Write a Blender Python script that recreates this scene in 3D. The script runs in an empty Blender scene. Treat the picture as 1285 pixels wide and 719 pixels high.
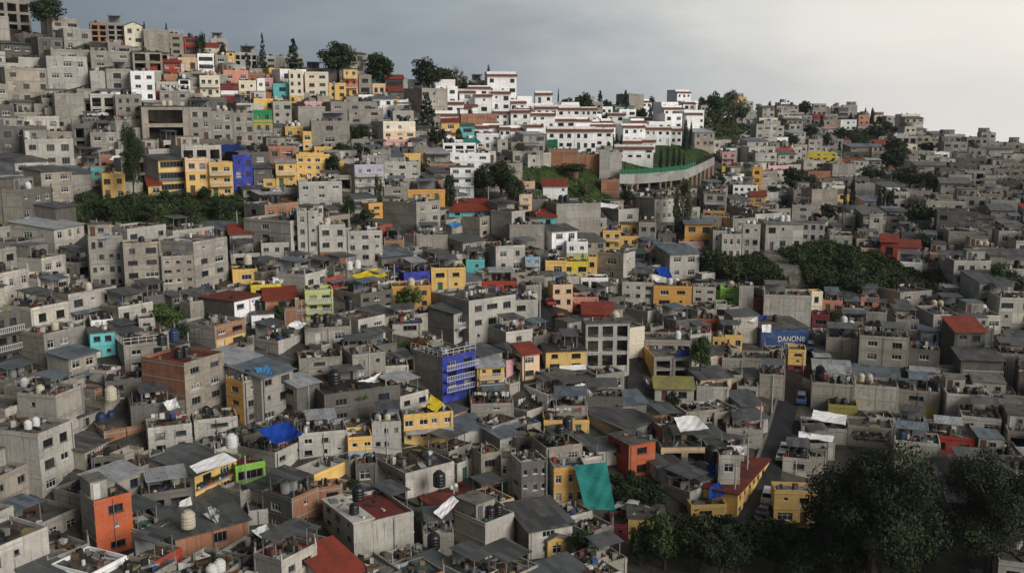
import bpy, math, random, bisect
import numpy as np
from mathutils import Vector, Matrix
random.seed(7); NR = np.random.RandomState(7)
R = math.radians
S = bpy.context.scene
COL = S.collection
# ------------------------------------------------------------------ camera
F = 1250.0; HZ = 140.0; CX, CY = 642.5, 359.5
PITCH = math.atan((CY-HZ)/F)
CAM = Vector((0, 0, 70.0))
FW = Vector((0, math.cos(PITCH), -math.sin(PITCH)))
UP = Vector((0, math.sin(PITCH), math.cos(PITCH)))
RT = Vector((1, 0, 0))
cam = bpy.data.cameras.new('camera'); camo = bpy.data.objects.new('camera', cam); COL.objects.link(camo)
camo.location = CAM; camo.rotation_euler = (R(90)-PITCH, 0, 0)
cam.sensor_fit = 'HORIZONTAL'; cam.sensor_width = 36; cam.lens = 36*F/1285.0
cam.clip_start = 1; cam.clip_end = 20000
S.camera = camo

def ray(px, py):
    return FW + RT*((px-CX)/F) - UP*((py-CY)/F)
def pix(p):
    q = p-CAM; d = q.dot(FW)
    return CX+F*q.x/d, CY-F*q.dot(UP)/d, d
# picture-to-depth table of the hillside: column x -> [(y, depth)]
DT = {
 -160: [(1000,72),(760,104),(690,114),(440,144),(320,172),(215,200),(150,216),(60,240),(20,254),(-60,285)],
 115: [(1000,75),(760,106),(690,118),(440,150),(320,180),(215,210),(150,224),(60,250),(20,262),(-60,300)],
 380: [(1000,75),(760,108),(690,122),(440,157),(320,190),(215,222),(150,248),(90,276),(40,320),(-60,400)],
 640: [(1000,76),(760,112),(690,128),(440,172),(320,212),(215,252),(150,290),(110,330),(60,420),(-60,600)],
 830: [(1000,78),(760,116),(690,132),(560,152),(440,186),(320,238),(215,296),(165,345),(150,450),(130,620),(-60,1200)],
 1050: [(1000,80),(760,120),(690,135),(560,160),(440,195),(350,228),(305,250),(230,345),(170,520),(140,640),(-60,1300)],
 1300: [(1000,80),(760,120),(690,136),(560,162),(440,197),(350,232),(305,252),(230,350),(190,470),(150,640),(-60,1300)],
}
_cx = sorted(DT)
_cols = {}
for _x in _cx:
    ys = [a for a, b in DT[_x]][::-1]; ds = [math.log(b) for a, b in DT[_x]][::-1]
    _cols[_x] = (np.array(ys, float), np.array(ds))
def _draw(px, py):
    px = min(max(px, _cx[0]), _cx[-1])
    i = min(max(bisect.bisect_right(_cx, px)-1, 0), len(_cx)-2)
    x0, x1 = _cx[i], _cx[i+1]; t = (px-x0)/(x1-x0); t = t*t*(3-2*t)
    a = np.interp(py, *_cols[x0]); b = np.interp(py, *_cols[x1])
    return a*(1-t)+b*t
_cache = {}
def D(px, py):
    k = (round(px), round(py)); v = _cache.get(k)
    if v is None:
        s = 0.0; w = 0.0
        for dy, ww in ((-14, 1), (-7, 2), (0, 3), (7, 2), (14, 1)):
            s += ww*_draw(px, py+dy); w += ww
        v = _cache[k] = math.exp(s/w)
    return v
def P(px, py, dd=0.0):
    return CAM + ray(px, py)*(D(px, py)+dd)
def Pd(px, py, d):
    return CAM + ray(px, py)*d
RID = [(-400, -10), (-200, 12), (0, 34), (115, 52), (180, 60), (300, 80), (420, 98), (520, 112), (640, 126), (700, 140), (780, 150), (830, 142), (900, 140), (1000, 146), (1060, 146), (1100, 156), (1150, 176), (1200, 192), (1300, 208), (1500, 230), (1720, 250)]
_rx = [a for a, b in RID]; _ry = [b for a, b in RID]
def ridge(px): return float(np.interp(px, _rx, _ry))
CROP = {}
for _r, (_k, _y) in enumerate(zip('ABCD', (24, 190, 355, 522))):
    for _c, _x in enumerate((110, 375, 640, 905)): CROP[_k+str(_c+1)] = (_x, _y)
ZF = 270/1142.0
def cp(crop, x, y): return CROP[crop][0]+x*ZF, CROP[crop][1]+y*ZF

# ------------------------------------------------------------------ tagging
def tag(o, label=None, cat=None, group=None, kind=None):
    if label: o['label'] = label
    if cat: o['category'] = cat
    if group: o['group'] = group
    if kind: o['kind'] = kind
    return o
def empty(name, loc, rz=0.0):
    o = bpy.data.objects.new(name, None); COL.objects.link(o)
    o.location = loc; o.rotation_euler = (0, 0, rz); o.empty_display_size = 0.5
    return o
def link(name, me, parent=None, loc=None, rz=0.0):
    o = bpy.data.objects.new(name, me); COL.objects.link(o)
    if parent is not None: o.parent = parent
    if loc is not None: o.location = loc
    if rz: o.rotation_euler = (0, 0, rz)
    return o
class MB:
    """collects faces with uvs (metres) and material slots, builds ONE mesh"""
    def __init__(s): s.v = []; s.f = []; s.m = []; s.uv = []; s.c = []
    def face(s, pts, m=0, uv=None, c=None):
        i = len(s.v); s.v += [tuple(p) for p in pts]; n = len(pts)
        s.f.append(tuple(range(i, i+n))); s.m.append(m)
        if uv is None:
            a = Vector(pts[0]); e = (Vector(pts[1])-a)
            nn = e.cross(Vector(pts[-1])-a)
            e = e.normalized() if e.length > 1e-9 else Vector((1, 0, 0))
            t = nn.cross(e); t = t.normalized() if t.length > 1e-12 else Vector((0, 0, 1))
            uv = [((Vector(p)-a).dot(e)+a[0]+a[1], (Vector(p)-a).dot(t)+a[2]) for p in pts]
        s.uv += uv; s.c.append(c)
    def box(s, x0, y0, z0, x1, y1, z1, m=0, c=None, skip=''):
        V = [(x0,y0,z0),(x1,y0,z0),(x1,y1,z0),(x0,y1,z0),(x0,y0,z1),(x1,y0,z1),(x1,y1,z1),(x0,y1,z1)]
        for k, q in (('f',(0,1,5,4)),('r',(1,2,6,5)),('b',(2,3,7,6)),('l',(3,0,4,7)),('t',(4,5,6,7)),('d',(3,2,1,0))):
            if k in skip: continue
            p = [V[i] for i in q]
            if k in 'fb': uv = [(a[0]+a[1], a[2]) for a in p]
            elif k in 'lr': uv = [(a[1]+a[0], a[2]) for a in p]
            else: uv = [(a[0], a[1]) for a in p]
            s.face(p, m, uv, c)
    def bar(s, a, b, r, n=5, m=0, c=None, r2=None):
        a = Vector(a); b = Vector(b); d = (b-a).normalized()
        u = d.cross(Vector((0, 0, 1)) if abs(d.z) < .9 else Vector((1, 0, 0))).normalized(); w = d.cross(u)
        r2 = r if r2 is None else r2
        A = [a+(u*math.cos(2*math.pi*i/n)+w*math.sin(2*math.pi*i/n))*r for i in range(n)]
        B = [b+(u*math.cos(2*math.pi*i/n)+w*math.sin(2*math.pi*i/n))*r2 for i in range(n)]
        for i in range(n):
            j = (i+1) % n
            s.face([A[i], A[j], B[j], B[i]], m, None, c)
        s.face(B, m, None, c); s.face(A[::-1], m, None, c)
    def lathe(s, prof, n=12, m=0, c=None, o=(0, 0, 0)):
        for (r0, z0), (r1, z1) in zip(prof, prof[1:]):
            for i in range(n):
                a = 2*math.pi*i/n; b = 2*math.pi*(i+1)/n
                q = [(r0*math.cos(a), r0*math.sin(a), z0), (r0*math.cos(b), r0*math.sin(b), z0), (r1*math.cos(b), r1*math.sin(b), z1), (r1*math.cos(a), r1*math.sin(a), z1)]
                q = [(x+o[0], y+o[1], z+o[2]) for x, y, z in q]
                if r0 < 1e-6: q = [q[0], q[2], q[3]]
                elif r1 < 1e-6: q = [q[0], q[1], q[2]]
                s.face(q, m, None, c)
    def mesh(s, name, mats, smooth=False, weld=False):
        me = bpy.data.meshes.new(name)
        me.from_pydata(s.v, [], s.f)
        for k in mats: me.materials.append(k)
        if any(s.m): me.polygons.foreach_set('material_index', s.m)
        uvl = me.uv_layers.new(name='UVMap')
        uvl.data.foreach_set('uv', np.array(s.uv, dtype=np.float32).ravel())
        if any(c is not None for c in s.c):
            ca = me.color_attributes.new('tint', 'FLOAT_COLOR', 'CORNER')
            arr = []
            for f, c in zip(s.f, s.c):
                c = c or (1, 1, 1)
                arr += [c[0], c[1], c[2], 1.0]*len(f)
            ca.data.foreach_set('color', np.array(arr, dtype=np.float32))
        if smooth: me.polygons.foreach_set('use_smooth', [True]*len(s.f))
        me.update()
        return me
    def build(s, name, mats, parent=None, loc=None, rz=0.0, smooth=False):
        if not isinstance(mats, (list, tuple)): mats = [mats]
        return link(name, s.mesh(name, mats, smooth), parent, loc, rz)

# ------------------------------------------------------------------ materials
class NT:
    def __init__(s, m): s.t = m.node_tree; s.n = s.t.nodes; s.l = s.t.links
    def add(s, typ, **kw):
        n = s.n.new(typ)
        for k, v in kw.items(): setattr(n, k, v)
        return n
    def inp(s, sock, v):
        if hasattr(v, 'is_output') or isinstance(v, bpy.types.NodeSocket): s.l.new(v, sock)
        else: sock.default_value = v
    def math(s, op, a, b=0.5, clamp=False):
        n = s.add('ShaderNodeMath', operation=op, use_clamp=clamp); s.inp(n.inputs[0], a); s.inp(n.inputs[1], b); return n.outputs[0]
    def mix(s, f, a, b, bt='MIX'):
        n = s.add('ShaderNodeMix', data_type='RGBA', blend_type=bt)
        s.inp(n.inputs[0], f)
        for k, v in ((6, a), (7, b)):
            s.inp(n.inputs[k], v if not isinstance(v, tuple) else (v[0], v[1], v[2], 1))
        return n.outputs[2]
    def noise(s, vec, scale, detail=3, rough=.55, out=0):
        n = s.add('ShaderNodeTexNoise'); s.l.new(vec, n.inputs['Vector']); n.inputs['Scale'].default_value = scale
        n.inputs['Detail'].default_value = detail; n.inputs['Roughness'].default_value = rough; return n.outputs[out]
    def mapr(s, v, a, b, c, d):
        n = s.add('ShaderNodeMapRange'); s.inp(n.inputs[0], v)
        for k, x in zip((1, 2, 3, 4), (a, b, c, d)): n.inputs[k].default_value = x
        return n.outputs[0]
    def scale(s, vec, xyz):
        n = s.add('ShaderNodeMapping'); s.l.new(vec, n.inputs[0]); n.inputs['Scale'].default_value = xyz; return n.outputs[0]
def newmat(name, rough=.9, spec=.3):
    m = bpy.data.materials.new(name); m.use_nodes = True
    b = m.node_tree.nodes['Principled BSDF']; b.inputs['Roughness'].default_value = rough
    b.inputs['Specular IOR Level'].default_value = spec
    return m, NT(m), b
def uvrand(t):
    """uv shifted by a random amount per object"""
    uv = t.add('ShaderNodeUVMap'); oi = t.add('ShaderNodeObjectInfo')
    sh = t.add('ShaderNodeVectorMath', operation='ADD'); t.l.new(uv.outputs[0], sh.inputs[0])
    cb = t.add('ShaderNodeCombineXYZ'); k = t.math('MULTIPLY', oi.outputs['Random'], 417.0); t.l.new(k, cb.inputs[0]); t.l.new(k, cb.inputs[2])
    t.l.new(cb.outputs[0], sh.inputs[1])
    return sh.outputs[0], oi.outputs['Random'], uv.outputs[0]
MC = {}
def wall_mat(key, col, kind='paint', var=.2):
    m, t, b = newmat('wall_'+key, .92, .2)
    v, rnd, uv = uvrand(t)
    big = t.noise(v, .35, 4, .6)
    streak = t.noise(t.scale(v, (2.6, .16, 1)), 1.0, 3, .6)
    fine = t.noise(v, 2.2, 4, .75)
    base = (col[0], col[1], col[2], 1)
    c = t.mix(t.mapr(rnd, 0, 1, 0, 1), tuple(x*(1-var) for x in col), tuple(min(x*(1+var), .85) for x in col))
    if kind in ('block', 'brick'):
        br = t.add('ShaderNodeTexBrick'); t.l.new(v, br.inputs['Vector'])
        br.inputs['Scale'].default_value = 1.0
        bw, bh, ms = (.42, .21, .018) if kind == 'block' else (.26, .10, .014)
        br.inputs['Brick Width'].default_value = bw; br.inputs['Row Height'].default_value = bh; br.inputs['Mortar Size'].default_value = ms
        br.inputs['Color1'].default_value = (.82, .82, .82, 1); br.inputs['Color2'].default_value = (1.12, 1.1, 1.08, 1)
        br.inputs['Mortar'].default_value = (1.05, 1.04, 1.0, 1) if kind == 'block' else (1.3, 1.5, 1.6, 1)
        c = t.mix(.85, c, br.outputs['Color'], 'MULTIPLY')
    pn = t.add('ShaderNodeTexBrick'); pn.offset = 0.0; pn.squash = 1.0; t.l.new(v, pn.inputs['Vector']); pn.inputs['Scale'].default_value = 1.0
    pn.inputs['Brick Width'].default_value = 2.9; pn.inputs['Row Height'].default_value = 2.5; pn.inputs['Mortar Size'].default_value = .05 if kind != 'paint' else .012
    k_ = .34 if kind != 'paint' or key in ('gl', 'gp') else .10
    pn.inputs['Color1'].default_value = (1-k_, 1-k_, 1-k_, 1); pn.inputs['Color2'].default_value = (1+k_, 1+k_, 1+k_*.9, 1); pn.inputs['Mortar'].default_value = (.72, .71, .69, 1)
    c = t.mix(1.0, c, pn.outputs['Color'], 'MULTIPLY')
    amt = .8 if kind != 'paint' else (.75 if key in ('gl', 'gp') else .45)
    c = t.mix(t.mapr(big, .42, .68, 0, amt), c, (.62*col[0]+.02, .60*col[1]+.018, .58*col[2]+.016))
    c = t.mix(t.mapr(streak, .52, .74, 0, amt), c, (.42*col[0]+.012, .41*col[1]+.012, .42*col[2]+.012))
    c = t.mix(t.mapr(fine, .4, .62, .0, .5), c, tuple(x*1.22 for x in col))
    if kind == 'block':   # patches of smoother mortar render
        pt = t.noise(v, .22, 2, .4)
        c = t.mix(t.mapr(pt, .56, .6, 0, .5), c, tuple(min(.7, x*1.3) for x in col))
    if kind == 'paint' and key not in ('w',):   # sun-faded, washed-out areas of the paint
        fd = t.noise(v, .6, 5, .7); c = t.mix(t.mapr(fd, .48, .64, 0, .5), c, tuple(x*.62+.11 for x in col))
    drip = t.noise(t.scale(v, (5.0, .22, 1)), 1.0, 2, .5)
    c = t.mix(t.mapr(drip, .6, .72, 0, .55 if kind != 'paint' or key in ('gl', 'gp') else .3), c, (.05, .048, .042))
    t.l.new(c, b.inputs['Base Color'])
    bp = t.add('ShaderNodeBump'); bp.inputs['Strength'].default_value = .35; bp.inputs['Distance'].default_value = .03
    t.l.new(fine, bp.inputs['Height']); t.l.new(bp.outputs[0], b.inputs['Normal'])
    MC[key] = m; return m
WALLS = {
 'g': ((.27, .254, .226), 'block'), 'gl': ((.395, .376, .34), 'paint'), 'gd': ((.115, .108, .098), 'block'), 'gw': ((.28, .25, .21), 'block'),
 'w': ((.83, .83, .82), 'paint'), 'cr': ((.66, .60, .47), 'paint'), 'y': ((.64, .42, .14), 'paint'), 'yo': ((.60, .32, .085), 'paint'),
 'yb': ((.62, .50, .06), 'paint'), 'pe': ((.64, .46, .30), 'paint'), 'o': ((.42, .10, .037), 'paint'), 'rd': ((.33, .045, .025), 'paint'),
 'br': ((.29, .135, .08), 'brick'), 'bl': ((.03, .045, .30), 'paint'), 'tq': ((.12, .43, .44), 'paint'), 'lm': ((.47, .49, .20), 'paint'),
 'gr': ((.17, .36, .07), 'paint'), 'gn': ((.03, .2, .08), 'paint'), 'pk': ((.58, .33, .33), 'paint'), 'sa': ((.55, .25, .18), 'paint'), 'mr': ((.17, .03, .035), 'paint'),
 'bb': ((.03, .07, .20), 'paint'), 'ol': ((.35, .29, .07), 'paint'), 'lb': ((.26, .38, .50), 'paint'), 'bm': ((.14, .25, .40), 'paint'), 'lv': ((.40, .38, .47), 'paint'),
 'gp': ((.43, .405, .355), 'block'), 'ln': ((.2, .45, .05), 'paint'),
}
for k, (c, kd) in WALLS.items(): wall_mat(k, c, kd)
WORD = {'g': 'grey block', 'gl': 'pale grey', 'gd': 'dark grey', 'gw': 'brownish grey', 'w': 'white', 'cr': 'cream', 'y': 'ochre yellow', 'yo': 'orange yellow', 'yb': 'bright yellow', 'pe': 'peach', 'o': 'orange', 'rd': 'red', 'br': 'brick', 'bl': 'royal blue', 'tq': 'turquoise', 'lm': 'lime', 'gr': 'green', 'gn': 'dark green', 'pk': 'pink', 'sa': 'salmon', 'mr': 'maroon', 'bb': 'dark blue', 'ol': 'olive', 'lb': 'light blue', 'bm': 'blue', 'lv': 'lavender', 'gp': 'light block', 'ln': 'bright green'}

def roof_mat(key, col, col2, moss=.3, rough=.75):
    m, t, b = newmat('roof_'+key, rough, .4)
    v, rnd, uv = uvrand(t)
    n1 = t.noise(v, .45, 4, .6); n2 = t.noise(v, 2.2, 4, .7); n3 = t.noise(v, .9, 2, .5)
    c = t.mix(t.mapr(n1, .38, .62, 0, 1), col, col2)
    c = t.mix(t.mapr(n3, .56, .66, 0, moss), c, (.035, .034, .024))
    c = t.mix(t.mapr(n2, .58, .75, 0, .55), c, tuple(min(.75, x*1.9+.02) for x in col))
    c = t.mix(t.mapr(rnd, 0, 1, 0, .35), c, tuple(x*.55 for x in col))
    t.l.new(c, b.inputs['Base Color'])
    bp = t.add('ShaderNodeBump'); bp.inputs['Strength'].default_value = .4; bp.inputs['Distance'].default_value = .05
    t.l.new(n2, bp.inputs['Height']); t.l.new(bp.outputs[0], b.inputs['Normal'])
    t.l.new(t.mapr(n1, .3, .7, .45, .95), b.inputs['Roughness'])
    MC['roof_'+key] = m
roof_mat('c', (.115, .108, .096), (.055, .052, .046), .8); roof_mat('d', (.042, .04, .036), (.022, .022, .02), .7); roof_mat('r', (.17, .026, .016), (.095, .018, .013), .45)
roof_mat('w', (.55, .53, .48), (.45, .42, .36), .15); roof_mat('g', (.36, .36, .35), (.15, .15, .15), .5); roof_mat('lt', (.19, .18, .16), (.10, .096, .085), .7)
def metal_mat(key, col, col2):
    m, t, b = newmat('sheet_'+key, .5, .5)
    v, rnd, uv = uvrand(t)
    sx = t.add('ShaderNodeSeparateXYZ'); t.l.new(v, sx.inputs[0])
    pan = t.math('FLOOR', t.math('MULTIPLY', sx.outputs[0], 1.15), 0)
    pr = t.math('FLOOR', t.math('MULTIPLY', sx.outputs[1], .42), 0)
    wn = t.add('ShaderNodeTexWhiteNoise', noise_dimensions='2D'); cb = t.add('ShaderNodeCombineXYZ'); t.l.new(pan, cb.inputs[0]); t.l.new(pr, cb.inputs[1]); t.l.new(cb.outputs[0], wn.inputs['Vector'])
    n = t.noise(v, 1.2, 4, .65)
    c = t.mix(t.mapr(wn.outputs[0], 0, 1, 0, 1), col, col2)
    c = t.mix(t.mapr(n, .54, .74, 0, .75), c, (.07, .045, .03))
    t.l.new(c, b.inputs['Base Color']); b.inputs['Metallic'].default_value = .25
    sn = t.math('SINE', t.math('MULTIPLY', sx.outputs[0], 33.0), 0)
    bp = t.add('ShaderNodeBump'); bp.inputs['Strength'].default_value = .8; bp.inputs['Distance'].default_value = .04
    t.l.new(sn, bp.inputs['Height']); t.l.new(bp.outputs[0], b.inputs['Normal'])
    MC['roof_'+key] = m
metal_mat('m', (.15, .155, .157), (.055, .057, .06)); metal_mat('mb', (.19, .235, .28), (.10, .125, .15)); metal_mat('mw', (.5, .52, .54), (.33, .35, .36)); metal_mat('md', (.07, .08, .085), (.14, .15, .155)); metal_mat('mg', (.05, .16, .13), (.04, .12, .1))
metal_mat('my', (.40, .36, .10), (.30, .28, .11))
def tile_mat():
    m, t, b = newmat('terracotta_tiles', .85, .2)
    v, rnd, uv = uvrand(t)
    sx = t.add('ShaderNodeSeparateXYZ'); t.l.new(v, sx.inputs[0])
    sn = t.math('SINE', t.math('MULTIPLY', sx.outputs[0], 25.0), 0); n = t.noise(v, 1.5, 4, .7)
    c = t.mix(t.mapr(n, .35, .65, 0, 1), (.23, .085, .05), (.14, .06, .04))
    t.l.new(c, b.inputs['Base Color'])
    bp = t.add('ShaderNodeBump'); bp.inputs['Strength'].default_value = .9; bp.inputs['Distance'].default_value = .05
    t.l.new(sn, bp.inputs['Height']); t.l.new(bp.outputs[0], b.inputs['Normal'])
    MC['roof_t'] = m
tile_mat()
def redsheet():
    roof_mat('tr', (.235, .038, .02), (.15, .028, .017), .25)
redsheet()
def plain(key, col, rough=.6, spec=.4, metal=0, noise=.35, sc=2.0):
    m, t, b = newmat(key, rough, spec); b.inputs['Metallic'].default_value = metal
    tc = t.add('ShaderNodeTexCoord'); n = t.noise(tc.outputs['Object'], sc, 4, .65)
    c = t.mix(t.mapr(n, .35, .68, 0, noise), col, tuple(x*.4 for x in col))
    t.l.new(c, b.inputs['Base Color']); MC[key] = m; return m
plain('frame_white', (.62, .62, .60)); plain('frame_dark', (.035, .035, .038)); plain('frame_steel', (.2, .2, .2))
plain('tank_black', (.012, .012, .014), .45, .5); plain('tank_beige', (.50, .45, .35), .6); plain('tank_white', (.62, .62, .6), .6); plain('tank_grey', (.25, .25, .24), .8); plain('tank_blue', (.02, .035, .10), .5)
plain('concrete', (.27, .25, .215), .9, .2); plain('concrete_dark', (.13, .125, .115), .9, .2); plain('concrete_pale', (.42, .405, .375), .9, .2)
plain('wood', (.16, .10, .055), .9, .2); plain('bark', (.075, .055, .04), .95, .1, 0, .5, 3); plain('pole_concrete', (.36, .35, .32), .9, .2); plain('wire_black', (.02, .02, .02), .8)
plain('door_steel', (.10, .10, .10), .6); plain('door_brown', (.10, .045, .028), .7); plain('door_white', (.55, .55, .53), .7); plain('door_green', (.04, .13, .09), .7); plain('door_maroon', (.13, .025, .03), .7)
plain('white_rail', (.6, .6, .58), .6); plain('black_rail', (.03, .03, .03), .6); plain('tyre', (.015, .015, .016), .85); plain('graffiti_black', (.015, .015, .018), .9)
def glass(key, col, rough=.12):
    m, t, b = newmat(key, rough, .35)
    v, rnd, uv = uvrand(t)
    n = t.noise(v, 1.3, 2, .5)
    oi = t.add('ShaderNodeObjectInfo')
    c = t.mix(t.mapr(n, .45, .6, 0, .8), col, tuple(x*.35 for x in col))
    t.l.new(c, b.inputs['Base Color']); MC[key] = m
glass('glass_dark', (.012, .013, .015), .3); glass('glass_blue', (.018, .026, .042), .3); glass('glass_curtain', (.24, .23, .215), .4); glass('glass_mid', (.045, .046, .047), .3)
def cloth(key, col, rough=.85, tr=.0):
    m, t, b = newmat('cloth_'+key, rough, .15)
    tc = t.add('ShaderNodeTexCoord'); n = t.noise(tc.outputs['Object'], .9, 4, .6); n2 = t.noise(tc.outputs['Object'], 4.0, 3, .6)
    c = t.mix(t.mapr(n, .4, .66, 0, .35), col, tuple(x*.5 for x in col)); c = t.mix(t.mapr(n2, .55, .75, 0, .3), c, tuple(min(.8, x*1.3) for x in col))
    t.l.new(c, b.inputs['Base Color'])
    bp = t.add('ShaderNodeBump'); bp.inputs['Strength'].default_value = .5; bp.inputs['Distance'].default_value = .06; t.l.new(n2, bp.inputs['Height']); t.l.new(bp.outputs[0], b.inputs['Normal'])
    MC['cloth_'+key] = m
for k, c in {'blue': (.012, .055, .32), 'navy': (.02, .035, .16), 'sky': (.05, .21, .45), 'white': (.76, .76, .75), 'grey': (.36, .36, .36), 'teal': (.025, .19, .17), 'green': (.02, .12, .06), 'yellow': (.62, .47, .03), 'red': (.35, .03, .03), 'pink': (.5, .2, .25), 'cream': (.55, .5, .4), 'dark': (.03, .03, .035)}.items(): cloth(k, c)
def tintmat(key, rough=.9):
    m, t, b = newmat(key, rough, .2)
    at = t.add('ShaderNodeAttribute', attribute_name='tint'); tc = t.add('ShaderNodeTexCoord'); n = t.noise(tc.outputs['Object'], .5, 4, .65)
    uv = t.add('ShaderNodeUVMap'); st = t.noise(t.scale(uv.outputs[0], (2.0, .2, 1)), 1.0, 3, .6)
    c = t.mix(t.mapr(n, .4, .68, 0, .3), at.outputs['Color'], (.03, .03, .028)); c = t.mix(t.mapr(st, .52, .72, 0, .3), c, (.05, .05, .047))
    t.l.new(c, b.inputs['Base Color']); MC[key] = m
tintmat('tinted'); tintmat('tinted_junk')
def leaf_mat(key, col, col2, rough=.75):
    m, t, b = newmat('leaf_'+key, rough, .25)
    at = t.add('ShaderNodeAttribute', attribute_name='tint')
    oi = t.add('ShaderNodeObjectInfo')
    sp = t.add('ShaderNodeSeparateColor'); t.l.new(at.outputs['Color'], sp.inputs[0])
    c = t.mix(sp.outputs[0], col, col2)
    hs = t.add('ShaderNodeHueSaturation'); t.l.new(c, hs.inputs['Color']); t.l.new(t.mapr(oi.outputs['Random'], 0, 1, .75, 1.2), hs.inputs['Value']); t.l.new(t.mapr(oi.outputs['Random'], 0, 1, .485, .515), hs.inputs['Hue'])
    t.l.new(hs.outputs[0], b.inputs['Base Color'])
    MC['leaf_'+key] = m
leaf_mat('dark', (.016, .027, .012), (.036, .055, .02)); leaf_mat('mid', (.025, .043, .014), (.055, .083, .025)); leaf_mat('bank', (.02, .036, .011), (.045, .07, .02)); leaf_mat('light', (.05, .085, .02), (.11, .15, .045)); leaf_mat('pine', (.014, .028, .020), (.032, .052, .034)); leaf_mat('bare', (.09, .07, .055), (.14, .115, .09)); leaf_mat('rust', (.10, .035, .02), (.16, .07, .03)); leaf_mat('grass', (.035, .065, .015), (.075, .115, .03)); leaf_mat('olive', (.05, .058, .025), (.095, .10, .05))
# ------------------------------------------------------------------ windows
WC = {}
def win_mesh(w, h, st):
    w = max(.4, round(w, 1)); h = max(.4, round(h, 1)); k = (w, h, st)
    if k in WC: return WC[k]
    b = MB(); t = .07
    b.box(0, -.05, 0, t, .02, h); b.box(w-t, -.05, 0, w, .02, h); b.box(t, -.05, 0, w-t, .02, t); b.box(t, -.05, h-t, w-t, .02, h)
    nm = 0 if w < .75 else (1 if w < 1.5 else max(2, int(w/.7)-1))
    for i in range(nm):
        x = w*(i+1)/(nm+1); b.box(x-.025, -.04, t, x+.025, .015, h-t)
    if st in 'wb' and h > .9:
        z = h*.68; b.box(t, -.038, z-.025, w-t, .013, z+.025)
    b.box(-.08, -.2, -.09, w+.08, .02, -.003)
    g = MB(); g.face([(t*.5, -.01, t*.5), (w-t*.5, -.01, t*.5), (w-t*.5, -.01, h-t*.5), (t*.5, -.01, h-t*.5)])
    fr = MC[{'w': 'frame_white', 'd': 'frame_dark', 's': 'frame_steel', 'b': 'frame_white'}[st]]
    WC[k] = {'frame': b.mesh('window', [fr]), 'panes': {}, 'both': {}, 'b': b, 'g': g, 'fr': fr, 'w': w, 'h': h}
    return WC[k]
GL = ['glass_dark']*7+['glass_blue']*2+['glass_mid']*4+['glass_curtain']*1
def add_window(root, loc, rz, w, h, st, near, rng, gk=None):
    W = win_mesh(w, h, st); gk = gk or rng.choice(GL)
    if near:
        o = link('window', W['frame'], root, loc, rz)
        if gk not in W['panes']: W['panes'][gk] = W['g'].mesh('pane', [MC[gk]])
        link('pane', W['panes'][gk], o)
    else:
        if gk not in W['both']:
            b = MB(); b.v = list(W['b'].v); b.f = list(W['b'].f); b.m = list(W['b'].m); b.uv = list(W['b'].uv); b.c = list(W['b'].c)
            b.face([(.03, -.01, .03), (W['w']-.03, -.01, .03), (W['w']-.03, -.01, W['h']-.03), (.03, -.01, W['h']-.03)], 1)
            W['both'][gk] = b.mesh('window', [W['fr'], MC[gk]])
        link('window', W['both'][gk], root, loc, rz)
DC = {}
def add_door(root, loc, rz, w, h, key):
    k = (round(w, 1), round(h, 1), key)
    if k not in DC:
        b = MB(); w, h = k[0], k[1]
        b.box(0, -.04, 0, .07, .03, h); b.box(w-.07, -.04, 0, w, .03, h); b.box(.07, -.04, h-.07, w-.07, .03, h)
        b.box(.07, -.02, 0, w-.07, .02, h-.07)
        n = max(2, int(w/.5))
        for i in range(1, n): b.box(w*i/n-.012, -.035, .05, w*i/n+.012, -.022, h-.1)
        b.box(w*.8, -.09, h*.45, w*.86, -.022, h*.5)
        DC[k] = b.mesh('door', [MC[key]])
    link('door', DC[k], root, loc, rz)

def facade(mb, Pt, L, z0, z1, ops, bands, depth=.24, rv=None):
    """Pt(u, v, d): local point at u along, v up, d inward. bands: [(zbottom, ztop, material)]"""
    us = sorted({0, L} | {o[0] for o in ops} | {o[1] for o in ops}); vs = sorted({z0, z1} | {o[2] for o in ops} | {o[3] for o in ops} | {b[0] for b in bands if z0 < b[0] < z1})
    for va, vb in zip(vs, vs[1:]):
        if vb-va < 1e-5: continue
        vm = (va+vb)/2; m = 0
        for b0, b1, bm in bands:
            if b0 <= vm < b1: m = bm
        run = None
        for ua, ub in list(zip(us, us[1:]))+[(None, None)]:
            hole = True
            if ua is not None:
                um = (ua+ub)/2
                hole = any(o[0] < um < o[1] and o[2] < vm < o[3] for o in ops)
            if not hole:
                run = [ua, ub] if run is None else [run[0], ub]
            elif run is not None:
                a, b = run
                mb.face([Pt(a, va, 0), Pt(b, va, 0), Pt(b, vb, 0), Pt(a, vb, 0)], m, [(a, va), (b, va), (b, vb), (a, vb)]); run = None
    for a, b, va, vb in ops:
        m = 0; vm = (va+vb)/2
        for b0, b1, bm in bands:
            if b0 <= vm < b1: m = bm
        for q in (((a, va), (a, vb)), ((a, vb), (b, vb)), ((b, vb), (b, va)), ((b, va), (a, va))):
            (p0, q0), (p1, q1) = q
            mb.face([Pt(p0, q0, 0), Pt(p1, q1, 0), Pt(p1, q1, depth), Pt(p0, q0, depth)], m)

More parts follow.
